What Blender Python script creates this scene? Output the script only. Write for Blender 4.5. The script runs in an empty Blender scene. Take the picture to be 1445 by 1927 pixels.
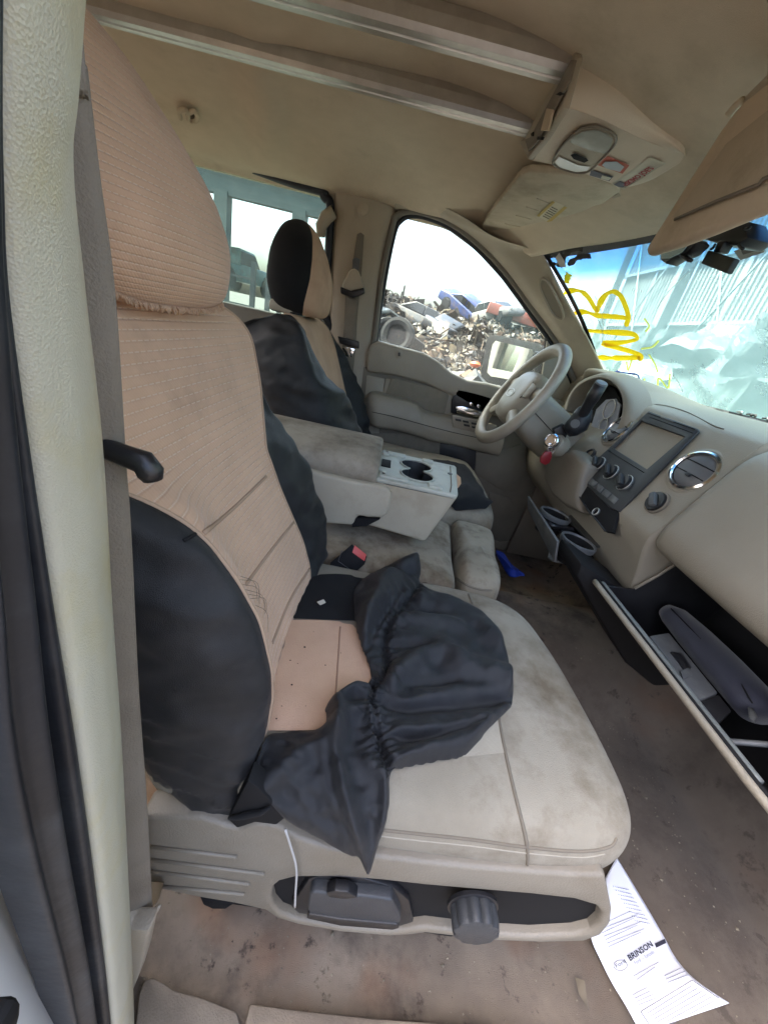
import bpy, bmesh, math, random
import numpy as np
from mathutils import Vector, Matrix, noise
from mathutils.bvhtree import BVHTree
random.seed(7); rng = np.random.default_rng(7)
scene = bpy.context.scene
COL = scene.collection

# ------------------------------------------------------------------ camera
# vehicle axes: x forward, y towards the driver side, z up from the cab floor (metres)
FPX = 724.0
AX = np.array([[13200, 2740, 724.], [32, -346, 724.], [347.6, -1483, -724.]])
AX = AX / np.linalg.norm(AX, axis=1)[:, None]
_u, _s, _v = np.linalg.svd(AX); AX = _u @ _v
CAM = np.array([0.0, -0.90, 0.85])
cd = bpy.data.cameras.new('camera'); cam = bpy.data.objects.new('camera', cd); COL.objects.link(cam)
cd.sensor_fit = 'HORIZONTAL'; cd.sensor_width = 36.0; cd.lens = 36.0 * FPX / 1445.0
cd.clip_start = 0.01; cd.clip_end = 2000
_m = Matrix.Identity(4)
for i in range(3):
    _m[i][0] = AX[i][0]; _m[i][1] = -AX[i][1]; _m[i][2] = -AX[i][2]; _m[i][3] = CAM[i]
cam.matrix_world = _m
scene.camera = cam

# ------------------------------------------------------------------ sky, sun, exposure
SUN_EL, SUN_AZ = 60.0, 172.0      # azimuth measured from +x towards +y
wd = bpy.data.worlds.new('World'); scene.world = wd; wd.use_nodes = True
wn = wd.node_tree; bg = wn.nodes['Background']
sky = wn.nodes.new('ShaderNodeTexSky'); sky.sky_type = 'NISHITA'; sky.sun_disc = False
sky.sun_elevation = math.radians(SUN_EL); sky.sun_rotation = math.radians(90 - SUN_AZ)
sky.air_density = .8; sky.dust_density = 8.0; sky.ozone_density = .4
wn.links.new(sky.outputs[0], bg.inputs[0]); bg.inputs[1].default_value = 0.15
sd = bpy.data.lights.new('sun', 'SUN'); sun = bpy.data.objects.new('sun', sd); COL.objects.link(sun)
sd.energy = 2.2; sd.angle = math.radians(9); sd.color = (1, .95, .88)
_d = Vector((math.cos(math.radians(SUN_EL)) * math.cos(math.radians(SUN_AZ)),
             math.cos(math.radians(SUN_EL)) * math.sin(math.radians(SUN_AZ)), math.sin(math.radians(SUN_EL))))
sun.rotation_euler = _d.to_track_quat('Z', 'Y').to_euler()
scene.view_settings.view_transform = 'Standard'; scene.view_settings.look = 'None'
scene.view_settings.gamma = 1.0; scene.view_settings.use_curve_mapping = False
scene.view_settings.exposure = 3.2
scene.render.engine = 'CYCLES'
cy = scene.cycles
cy.use_denoising = True
try: cy.denoiser = 'OPENIMAGEDENOISE'
except Exception: pass
cy.max_bounces = 10; cy.diffuse_bounces = 6; cy.glossy_bounces = 4; cy.transparent_max_bounces = 16
cy.sample_clamp_indirect = 6.0; cy.caustics_reflective = False; cy.caustics_refractive = False

# ------------------------------------------------------------------ pixel helpers (photo pixels, 1445 x 1927)
def ray(px, py): return AX @ np.array([px - 722.5, py - 963.5, FPX])
def W(px, py, x=None, y=None, z=None):
    r = ray(px, py)
    if x is not None: t = (x - CAM[0]) / r[0]
    elif y is not None: t = (y - CAM[1]) / r[1]
    else: t = (z - CAM[2]) / r[2]
    return Vector(CAM + t * r)
def WP(px, py, p0, n):
    r = ray(px, py); n = np.array(n, float); p0 = np.array(p0, float)
    return Vector(CAM + ((p0 - CAM) @ n) / (r @ n) * r)

# ------------------------------------------------------------------ object helpers
def tag(o, label=None, cat=None, group=None, kind=None):
    if label: o['label'] = label
    if cat: o['category'] = cat
    if group: o['group'] = group
    if kind: o['kind'] = kind
    return o
def empty(name, loc, label, cat, group=None):
    o = bpy.data.objects.new(name, None); o.location = loc; COL.objects.link(o); o.empty_display_size = .05
    return tag(o, label, cat, group)
def put(name, me, mat, parent=None, smooth=True):
    o = bpy.data.objects.new(name, me); COL.objects.link(o)
    if mat is not None: me.materials.append(mat)
    if parent is not None:
        o.parent = parent
        o.matrix_parent_inverse = Matrix.Translation(-abs_loc(parent))
    if smooth and len(me.polygons):
        me.polygons.foreach_set('use_smooth', [True] * len(me.polygons))
    return o
def abs_loc(o):
    v = Vector(o.location)
    p = o.parent
    if p is None: return v
    return o.matrix_parent_inverse.translation + v + abs_loc(p)
def raw(name, verts, faces, mat, parent=None, smooth=True, uv=None):
    me = bpy.data.meshes.new(name); me.from_pydata([tuple(v) for v in verts], [], faces); me.update()
    if uv is not None:
        l = me.uv_layers.new(name='UVMap')
        for lp in me.loops: l.data[lp.index].uv = uv[lp.vertex_index]
    return put(name, me, mat, parent, smooth)
def from_bm(name, bm, mat, parent=None, smooth=True):
    bmesh.ops.recalc_face_normals(bm, faces=bm.faces[:])
    me = bpy.data.meshes.new(name); bm.to_mesh(me); bm.free()
    return put(name, me, mat, parent, smooth)
def mod_sub(o, n=1):
    m = o.modifiers.new('sub', 'SUBSURF'); m.levels = n; m.render_levels = n; return o
def mod_solid(o, t, off=-1):
    m = o.modifiers.new('solid', 'SOLIDIFY'); m.thickness = t; m.offset = off; return o
def sharp(o, deg=40):
    try: o.data.set_sharp_from_angle(angle=math.radians(deg))
    except Exception: pass
    return o
def cr(pts, n, closed=False):
    """Catmull-Rom resample of a control list to n points"""
    P = [np.array(p, float) for p in pts]; k = len(P)
    out = []
    segs = k if closed else k - 1
    for i in range(n):
        t = i / (n if closed else n - 1) * segs
        s = min(int(t), segs - 1); f = t - s
        if closed: a, b, c, d = P[(s - 1) % k], P[s % k], P[(s + 1) % k], P[(s + 2) % k]
        else:
            b, c = P[s], P[s + 1]
            a = P[s - 1] if s > 0 else 2 * b - c
            d = P[s + 2] if s + 2 < k else 2 * c - b
        out.append(.5 * ((2 * b) + (c - a) * f + (2 * a - 5 * b + 4 * c - d) * f * f + (3 * b - a - 3 * c + d) * f ** 3))
    return out
def gridfaces(nr, nc, close_c=False):
    F = []
    for i in range(nr - 1):
        for j in range(nc if close_c else nc - 1):
            a = i * nc + j; b = i * nc + (j + 1) % nc
            F.append((a, b, b + nc, a + nc))
    return F
def loft(name, rows, mat, parent=None, nr=None, nc=None, close_c=False, cap=False, flip=False, uvs=None, smooth=True):
    """rows: list of control rows (each a list of points). resampled smoothly both ways"""
    if nc: rows = [cr(r, nc, close_c) for r in rows]
    ncc = len(rows[0])
    if nr:
        cols = [cr([r[j] for r in rows], nr) for j in range(ncc)]
        rows = [[cols[j][i] for j in range(ncc)] for i in range(nr)]
    V = [p for r in rows for p in r]; R = len(rows)
    F = gridfaces(R, ncc, close_c)
    if cap:
        F.append(tuple(range(ncc))[::-1]); F.append(tuple((R - 1) * ncc + j for j in range(ncc)))
    if flip: F = [f[::-1] for f in F]
    uv = [(j / (ncc - 1) if ncc > 1 else 0, i / (R - 1)) for i in range(R) for j in range(ncc)]
    return raw(name, V, F, mat, parent, smooth, uv)
def tube_geo(pts, r, n=8, cap=True, flat=1.0, upv=None):
    P = [Vector(p) for p in pts]; V = []; F = []
    prev = None
    for i, p in enumerate(P):
        t = (P[min(i + 1, len(P) - 1)] - P[max(i - 1, 0)])
        t = t.normalized() if t.length > 1e-9 else Vector((0, 0, 1))
        if prev is None:
            a = Vector(upv) if upv else (Vector((0, 0, 1)) if abs(t.z) < .9 else Vector((1, 0, 0)))
        else: a = prev
        a = (a - t * a.dot(t)).normalized(); b = t.cross(a); prev = a
        rr = r[i] if isinstance(r, (list, tuple)) else r
        for k in range(n):
            th = 2 * math.pi * k / n
            V.append(p + a * math.cos(th) * rr + b * math.sin(th) * rr * flat)
    for i in range(len(P) - 1):
        for k in range(n):
            a = i * n + k; b = i * n + (k + 1) % n
            F.append((a, b, b + n, a + n))
    if cap:
        F.append(tuple(range(n))[::-1]); F.append(tuple((len(P) - 1) * n + k for k in range(n)))
    return V, F
def tube(name, pts, r, mat, parent=None, n=8, res=None, closed=False, flat=1.0, upv=None):
    if res: pts = cr(pts, res, closed)
    if closed: pts = list(pts) + [pts[0]]
    V, F = tube_geo(pts, r, n, not closed, flat, upv)
    return raw(name, V, F, mat, parent)
def poly_bm(loop, vec, holes=(), bev=0.0, seg=2):
    """prism from a 3D loop extruded by vec, with holes; bevelled"""
    bm = bmesh.new(); es = []
    for lp in [loop] + list(holes):
        vs = [bm.verts.new(Vector(p)) for p in lp]
        for i in range(len(vs)): es.append(bm.edges.new((vs[i], vs[(i + 1) % len(vs)])))
    if holes:
        bmesh.ops.triangle_fill(bm, use_beauty=True, use_dissolve=True, edges=es)
    else: bm.faces.new(bm.verts[:])
    fs = bm.faces[:]
    r = bmesh.ops.extrude_face_region(bm, geom=fs)
    nv = [g for g in r['geom'] if isinstance(g, bmesh.types.BMVert)]
    bmesh.ops.translate(bm, verts=nv, vec=Vector(vec))
    bmesh.ops.recalc_face_normals(bm, faces=bm.faces[:])
    if bev > 0:
        e = [e for e in bm.edges if len(e.link_faces) == 2 and e.calc_face_angle(0) > .7]
        bmesh.ops.bevel(bm, geom=e, offset=bev, segments=seg, profile=.5, affect='EDGES', clamp_overlap=True)
    return bm
def slab(name, loop, vec, mat, parent=None, holes=(), bev=0.0, seg=2, smooth=True):
    o = from_bm(name, poly_bm(loop, vec, holes, bev, seg), mat, parent, smooth)
    if smooth: sharp(o, 35)
    return o
def box(name, c, s, mat, parent=None, rot=None, bev=0.0, seg=2):
    bm = bmesh.new(); bmesh.ops.create_cube(bm, size=1)
    bmesh.ops.scale(bm, vec=Vector(s), verts=bm.verts[:])
    if bev > 0: bmesh.ops.bevel(bm, geom=bm.edges[:], offset=bev, segments=seg, profile=.5, affect='EDGES', clamp_overlap=True)
    m = Matrix.Translation(Vector(c)) @ (rot.to_4x4() if rot is not None else Matrix.Identity(4))
    bmesh.ops.transform(bm, matrix=m, verts=bm.verts[:])
    o = from_bm(name, bm, mat, parent); return sharp(o, 35)
def frame(xv, zv):
    """rotation matrix with local z = zv, local x close to xv"""
    z = Vector(zv).normalized(); x = Vector(xv); x = (x - z * x.dot(z)).normalized(); y = z.cross(x)
    return Matrix((x, y, z)).transposed()
def lathe(name, prof, c, axis, mat, parent=None, n=32, xv=(0, 1, 0.01), sx=1.0, sy=1.0, cap=True):
    """prof: (radius, height) along axis"""
    R = frame(xv, axis); V = []; F = []
    for (r, h) in prof:
        for k in range(n):
            th = 2 * math.pi * k / n
            V.append(Vector(c) + R @ Vector((r * math.cos(th) * sx, r * math.sin(th) * sy, h)))
    for i in range(len(prof) - 1):
        for k in range(n):
            a = i * n + k; b = i * n + (k + 1) % n
            F.append((a, b, b + n, a + n))
    if cap:
        F.append(tuple(range(n))[::-1]); F.append(tuple((len(prof) - 1) * n + k for k in range(n)))
    return sharp(raw(name, V, F, mat, parent), 35)
def bvh_of(objs):
    dg = bpy.context.evaluated_depsgraph_get()
    V = []; F = []
    for o in objs:
        e = o.evaluated_get(dg); me = e.to_mesh(); b = len(V); mw = o.matrix_world
        V += [mw @ v.co for v in me.vertices]
        F += [tuple(i + b for i in p.vertices) for p in me.polygons]
        e.to_mesh_clear()
    return BVHTree.FromPolygons(V, F)
def update(): bpy.context.view_layer.update()
LAST = [None, None]
def hit(bvh, px, py, default_z=.42):
    r = Vector(ray(px, py)).normalized()
    loc, nor, i, d = bvh.ray_cast(Vector(CAM), r)
    if loc is None:      # past the edge of the thing: keep the distance and slope of the last point on it
        if LAST[0] is None: return W(px, py, z=default_z), Vector((0, 0, 1))
        p, n_ = LAST
        return Vector(CAM) + r * ((p - Vector(CAM)).dot(n_) / min(-.05, r.dot(n_))), n_
    if nor.dot(r) > 0: nor = -nor
    LAST[0], LAST[1] = loc, nor
    return loc, nor
def on_surface(bvh, pxs, off=.002, default_z=.42):
    out = []
    for a, b in pxs:
        l, n = hit(bvh, a, b, default_z); out.append(l + n * off)
    return out
def inpoly(x, y, P):
    c = False; n = len(P)
    for i in range(n):
        x1, y1 = P[i]; x2, y2 = P[(i + 1) % n]
        if (y1 > y) != (y2 > y) and x < (x2 - x1) * (y - y1) / (y2 - y1) + x1: c = not c
    return c
def segdist(x, y, pl):
    """distance to polyline and arc parameter"""
    best = 1e9; arc = 0; at = 0; side = 0
    for i in range(len(pl) - 1):
        ax, ay = pl[i]; bx, by = pl[i + 1]; dx, dy = bx - ax, by - ay; L2 = dx * dx + dy * dy
        t = max(0, min(1, ((x - ax) * dx + (y - ay) * dy) / L2)); L = math.sqrt(L2)
        d = math.hypot(x - ax - t * dx, y - ay - t * dy)
        if d < best:
            best = d; at = arc + t * L; side = (x - ax) * dy - (y - ay) * dx
        arc += L
    return best, at, arc, side

# ------------------------------------------------------------------ materials
def nd(nt, t, **kw):
    n = nt.nodes.new(t)
    for k, v in kw.items(): setattr(n, k, v)
    return n
def material(name, c1, c2=None, scale=8.0, rough=.6, bump=.0, bscale=300.0, metal=0.0, detail=6, spec=.5,
             stain=None, stain_scale=3.0, stain_lo=.5, stain_hi=.75, coat=0.0, sheen=0.0, vor=False, bdist=.002, coords='Object',
             rough_var=0.0):
    m = bpy.data.materials.new(name); m.use_nodes = True; nt = m.node_tree; b = nt.nodes['Principled BSDF']; L = nt.links.new
    b.inputs['Roughness'].default_value = rough; b.inputs['Metallic'].default_value = metal
    b.inputs['Specular IOR Level'].default_value = spec
    b.inputs['Coat Weight'].default_value = coat; b.inputs['Sheen Weight'].default_value = sheen
    tc = nd(nt, 'ShaderNodeTexCoord'); co = tc.outputs[coords]
    if c2 is None: c2 = tuple(x * .86 for x in c1)
    nz = nd(nt, 'ShaderNodeTexNoise'); nz.inputs['Scale'].default_value = scale; nz.inputs['Detail'].default_value = detail
    nz.inputs['Roughness'].default_value = .6
    L(co, nz.inputs['Vector'])
    rmp = nd(nt, 'ShaderNodeValToRGB'); rmp.color_ramp.elements[0].position = .32; rmp.color_ramp.elements[1].position = .68
    rmp.color_ramp.elements[0].color = (*c2, 1); rmp.color_ramp.elements[1].color = (*c1, 1)
    L(nz.outputs['Fac'], rmp.inputs['Fac']); out = rmp.outputs['Color']
    if stain:
        n2 = nd(nt, 'ShaderNodeTexNoise'); n2.inputs['Scale'].default_value = stain_scale; n2.inputs['Detail'].default_value = 9
        n2.inputs['Roughness'].default_value = .68
        L(co, n2.inputs['Vector'])
        r2 = nd(nt, 'ShaderNodeValToRGB'); r2.color_ramp.elements[0].position = stain_lo; r2.color_ramp.elements[1].position = stain_hi
        r2.color_ramp.elements[0].color = (0, 0, 0, 1); r2.color_ramp.elements[1].color = (1, 1, 1, 1)
        L(n2.outputs['Fac'], r2.inputs['Fac'])
        mx = nd(nt, 'ShaderNodeMixRGB'); L(r2.outputs['Color'], mx.inputs['Fac']); L(out, mx.inputs['Color1'])
        mx.inputs['Color2'].default_value = (*stain, 1); out = mx.outputs['Color']
    L(out, b.inputs['Base Color'])
    if rough_var > 0:
        mr = nd(nt, 'ShaderNodeMapRange'); mr.inputs['To Min'].default_value = max(.05, rough - rough_var); mr.inputs['To Max'].default_value = min(1, rough + rough_var)
        L(nz.outputs['Fac'], mr.inputs['Value']); L(mr.outputs[0], b.inputs['Roughness'])
    if bump > 0:
        if vor:
            bz = nd(nt, 'ShaderNodeTexVoronoi'); bz.inputs['Scale'].default_value = bscale; bo = bz.outputs['Distance']
        else:
            bz = nd(nt, 'ShaderNodeTexNoise'); bz.inputs['Scale'].default_value = bscale; bz.inputs['Detail'].default_value = 3; bo = bz.outputs['Fac']
        L(co, bz.inputs['Vector'])
        bp = nd(nt, 'ShaderNodeBump'); bp.inputs['Strength'].default_value = bump; bp.inputs['Distance'].default_value = bdist
        L(bo, bp.inputs['Height']); L(bp.outputs[0], b.inputs['Normal'])
    return m
def flat(name, c, rough=.5, metal=0.0, spec=.5, emit=0):
    m = bpy.data.materials.new(name); m.use_nodes = True; b = m.node_tree.nodes['Principled BSDF']
    b.inputs['Base Color'].default_value = (*c, 1); b.inputs['Roughness'].default_value = rough
    b.inputs['Metallic'].default_value = metal; b.inputs['Specular IOR Level'].default_value = spec
    return m
def glass(name, tint, dust=(.6, .62, .6), dust_lo=.02, dust_hi=.12, scale=4.0, gloss=.06, grad=None):
    """thin dusty pane: tinted see-through + faint reflection + a film of dust"""
    m = bpy.data.materials.new(name); m.use_nodes = True; nt = m.node_tree; L = nt.links.new
    for n in list(nt.nodes):
        if n.type != 'OUTPUT_MATERIAL': nt.nodes.remove(n)
    out = [n for n in nt.nodes if n.type == 'OUTPUT_MATERIAL'][0]
    tc = nd(nt, 'ShaderNodeTexCoord')
    tr = nd(nt, 'ShaderNodeBsdfTransparent'); tr.inputs[0].default_value = (*tint, 1)
    if grad:
        uvn = nd(nt, 'ShaderNodeSeparateXYZ'); L(tc.outputs['UV'], uvn.inputs[0])
        rp = nd(nt, 'ShaderNodeValToRGB'); els = rp.color_ramp.elements
        els[0].position = grad[0][0]; els[0].color = (*grad[0][1], 1)
        els[1].position = grad[-1][0]; els[1].color = (*grad[-1][1], 1)
        for p, c in grad[1:-1]:
            e = els.new(p); e.color = (*c, 1)
        L(uvn.outputs['Y'], rp.inputs['Fac']); L(rp.outputs[0], tr.inputs[0])
    gl = nd(nt, 'ShaderNodeBsdfGlossy'); gl.inputs['Roughness'].default_value = .03
    geo = nd(nt, 'ShaderNodeNewGeometry')
    dt = nd(nt, 'ShaderNodeVectorMath', operation='DOT_PRODUCT'); L(geo.outputs['Incoming'], dt.inputs[0]); L(geo.outputs['Normal'], dt.inputs[1])
    ab = nd(nt, 'ShaderNodeMath', operation='ABSOLUTE'); L(dt.outputs['Value'], ab.inputs[0])
    om = nd(nt, 'ShaderNodeMath', operation='SUBTRACT'); om.inputs[0].default_value = 1.0; L(ab.outputs[0], om.inputs[1])
    pw = nd(nt, 'ShaderNodeMath', operation='POWER'); L(om.outputs[0], pw.inputs[0]); pw.inputs[1].default_value = 5.0
    mg = nd(nt, 'ShaderNodeMixShader')
    mu = nd(nt, 'ShaderNodeMath', operation='MULTIPLY_ADD'); L(pw.outputs[0], mu.inputs[0]); mu.inputs[1].default_value = .9; mu.inputs[2].default_value = gloss
    mu.use_clamp = True
    L(mu.outputs[0], mg.inputs[0]); L(tr.outputs[0], mg.inputs[1]); L(gl.outputs[0], mg.inputs[2])
    df = nd(nt, 'ShaderNodeBsdfDiffuse'); df.inputs[0].default_value = (*dust, 1)
    tl = nd(nt, 'ShaderNodeBsdfTranslucent'); tl.inputs[0].default_value = (*dust, 1)
    md = nd(nt, 'ShaderNodeMixShader'); md.inputs[0].default_value = .65; L(df.outputs[0], md.inputs[1]); L(tl.outputs[0], md.inputs[2])
    nz = nd(nt, 'ShaderNodeTexNoise'); nz.inputs['Scale'].default_value = scale; nz.inputs['Detail'].default_value = 8; nz.inputs['Roughness'].default_value = .65
    L(tc.outputs['Object'], nz.inputs['Vector'])
    mr = nd(nt, 'ShaderNodeMapRange'); mr.inputs['From Min'].default_value = .35; mr.inputs['From Max'].default_value = .7
    mr.inputs['To Min'].default_value = dust_lo; mr.inputs['To Max'].default_value = dust_hi
    L(nz.outputs['Fac'], mr.inputs['Value'])
    mx = nd(nt, 'ShaderNodeMixShader'); L(mr.outputs[0], mx.inputs[0]); L(mg.outputs[0], mx.inputs[1]); L(md.outputs[0], mx.inputs[2])
    L(mx.outputs[0], out.inputs['Surface'])
    return m
def stitched(name, c1, c2, rows=40.0, dash=60.0, thread=(.72, .58, .44)):
    """tan upholstery with quilted rows of light stitches; UV: u across, v up"""
    m = material(name, c1, c2, scale=14, rough=.85, sheen=.15, stain=tuple(x * .6 for x in c2), stain_scale=5, stain_lo=.55, stain_hi=.85)
    nt = m.node_tree; L = nt.links.new; b = nt.nodes['Principled BSDF']
    tc = nd(nt, 'ShaderNodeTexCoord'); sp = nd(nt, 'ShaderNodeSeparateXYZ'); L(tc.outputs['UV'], sp.inputs[0])
    def mth(op, a, bb=None, cc=None):
        n = nd(nt, 'ShaderNodeMath', operation=op)
        for i, v in enumerate((a, bb, cc)):
            if v is None: continue
            if isinstance(v, (int, float)): n.inputs[i].default_value = v
            else: L(v, n.inputs[i])
        return n.outputs[0]
    v = mth('MULTIPLY', sp.outputs['Y'], rows); fv = mth('FRACT', v); dv = mth('ABSOLUTE', mth('SUBTRACT', fv, .5))   # 0 at the row
    u = mth('FRACT', mth('MULTIPLY', sp.outputs['X'], dash)); ondash = mth('LESS_THAN', u, .72)
    line = mth('MULTIPLY', mth('LESS_THAN', dv, .06), ondash)
    mx = nd(nt, 'ShaderNodeMixRGB'); old = b.inputs['Base Color'].links[0].from_socket
    L(mth('MULTIPLY', line, .65), mx.inputs['Fac']); L(old, mx.inputs['Color1']); mx.inputs['Color2'].default_value = (*thread, 1); L(mx.outputs[0], b.inputs['Base Color'])
    groove = nd(nt, 'ShaderNodeMapRange'); groove.interpolation_type = 'SMOOTHSTEP'; groove.inputs['From Max'].default_value = .22
    L(dv, groove.inputs['Value'])
    nz = nd(nt, 'ShaderNodeTexWave'); nz.wave_type = 'BANDS'; nz.bands_direction = 'DIAGONAL'; nz.inputs['Scale'].default_value = 170; nz.inputs['Distortion'].default_value = 1.5
    L(tc.outputs['Object'], nz.inputs['Vector'])
    h = mth('ADD', groove.outputs[0], mth('MULTIPLY', nz.outputs['Fac'], .16))
    bp = nd(nt, 'ShaderNodeBump'); bp.inputs['Strength'].default_value = .55; bp.inputs['Distance'].default_value = .0016
    L(h, bp.inputs['Height']); L(bp.outputs[0], b.inputs['Normal'])
    return m

BEIGE = (.40, .355, .285)
M_trim = material('trim_plastic', (.42, .365, .285), (.37, .32, .245), scale=5, rough=.5, bump=.35, bscale=420, vor=True, bdist=.0012, stain=(.24, .2, .15), stain_scale=3.5, stain_lo=.55, stain_hi=.95, rough_var=.1)
M_pillar = material('pillar_plastic', (.56, .54, .43), (.50, .48, .38), scale=9, rough=.40, bump=.30, bscale=1300, vor=True, bdist=.0008, stain=(.50, .43, .20), stain_scale=7, stain_lo=.48, stain_hi=.72)
M_dash = material('dash_plastic', (.29, .258, .205), (.25, .22, .172), scale=4, rough=.5, bump=.3, bscale=500, vor=True, bdist=.001, stain=(.27, .22, .16), stain_scale=4, stain_lo=.5, stain_hi=.9, rough_var=.08)
M_dashlow = material('dash_lower_plastic', (.20, .172, .135), (.165, .14, .11), scale=4, rough=.55, bump=.3, bscale=500, vor=True, bdist=.001)
M_door = material('door_plastic', (.36, .325, .265), (.30, .27, .215), scale=5, rough=.5, bump=.3, bscale=450, vor=True, bdist=.001, stain=(.2, .165, .12), stain_scale=5, stain_lo=.55, stain_hi=.9)
M_doorpad = material('door_insert_fabric', (.24, .215, .17), (.20, .18, .14), scale=30, rough=.85, bump=.3, bscale=600)
M_doordark = material('door_lower_vinyl', (.20, .18, .145), (.16, .145, .115), scale=12, rough=.7, bump=.3, bscale=500)
M_head = material('headliner_fabric', (.60, .51, .39), (.55, .465, .35), scale=20, rough=.95, bump=.35, bscale=900, stain=(.25, .2, .13), stain_scale=2.2, stain_lo=.55, stain_hi=.9)
M_visor = material('visor_fabric', (.60, .50, .375), (.54, .45, .335), scale=10, rough=.9, bump=.25, bscale=800, stain=(.34, .27, .18), stain_scale=6, stain_lo=.5, stain_hi=.85)
M_visor2 = material('visor_vinyl', (.50, .425, .32), (.44, .375, .28), scale=14, rough=.85, bump=.25, bscale=800, stain=(.26, .21, .14), stain_scale=9, stain_lo=.48, stain_hi=.8)
M_cloth = material('seat_cloth', (.30, .27, .212), (.24, .212, .16), scale=8, rough=.95, bump=.4, bscale=900, sheen=.05, stain=(.14, .108, .068), stain_scale=6, stain_lo=.45, stain_hi=.64)
M_clothdirty = material('stained_seat_cloth', (.31, .275, .21), (.225, .185, .128), scale=9, rough=.95, bump=.4, bscale=900, sheen=.05, stain=(.10, .066, .036), stain_scale=10, stain_lo=.46, stain_hi=.66)
M_tan = stitched('tan_stitched_fabric', (.66, .43, .285), (.58, .375, .245), rows=74, dash=44)
M_tanhr = stitched('tan_headrest_fabric', (.62, .40, .26), (.54, .345, .22), rows=54, dash=150)
M_tanp = material('tan_cover_fabric', (.58, .385, .26), (.50, .325, .215), scale=12, rough=.88, bump=.4, bscale=600, stain=(.32, .19, .13), stain_scale=5, stain_lo=.5, stain_hi=.85)
M_blk = material('black_cover_fabric', (.0095, .0105, .0125), (.006, .0068, .0085), scale=6, rough=.50, bump=.4, bscale=1500, sheen=.05, spec=.36, stain=(.030, .030, .032), stain_scale=10, stain_lo=.50, stain_hi=.80)
M_blk2 = material('black_cotton', (.010, .0105, .012), (.006, .0065, .008), scale=10, rough=.8, bump=.4, bscale=1300, sheen=.04, spec=.25)
M_pipe = flat('tan_piping', (.40, .28, .19), .8)
M_seam = flat('seam_thread', (.17, .145, .11), .9)
M_blkplastic = material('black_plastic', (.018, .018, .02), (.012, .012, .014), scale=20, rough=.38, bump=.12, bscale=500, rough_var=.1)
M_matblack = flat('matte_black', (.010, .010, .011), .75, spec=.2)
M_bezel = material('charcoal_plastic', (.030, .032, .036), (.022, .024, .027), scale=15, rough=.42, bump=.15, bscale=700)
M_grey = material('grey_plastic', (.10, .105, .11), (.075, .08, .085), scale=18, rough=.45, stain=(.2, .2, .19), stain_scale=20, stain_lo=.5, stain_hi=.8)
M_rubber = material('black_rubber', (.010, .013, .019), (.006, .008, .012), scale=10, rough=.5, bump=.2, bscale=120, stain=(.06, .07, .08), stain_scale=8, stain_lo=.55, stain_hi=.9)
M_web = material('belt_webbing', (.22, .19, .15), (.18, .155, .12), scale=20, rough=.8, bump=.8, bscale=700, bdist=.001, stain=(.12, .095, .07), stain_scale=6, stain_lo=.5, stain_hi=.85)
M_chrome = flat('chrome', (.75, .75, .76), .12, 1.0)
M_alu = material('brushed_aluminium', (.62, .60, .57), (.52, .50, .47), scale=30, rough=.38, metal=.85)
M_white = material('white_paint', (.74, .76, .78), (.66, .68, .7), scale=6, rough=.28, coat=.4, stain=(.42, .40, .34), stain_scale=5, stain_lo=.5, stain_hi=.9)
M_mint = material('pale_plastic', (.46, .475, .41), (.40, .41, .35), scale=14, rough=.5, stain=(.26, .24, .18), stain_scale=16, stain_lo=.52, stain_hi=.8)
M_vent = material('vent_grey', (.12, .12, .125), (.09, .09, .095), scale=20, rough=.4)
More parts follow.
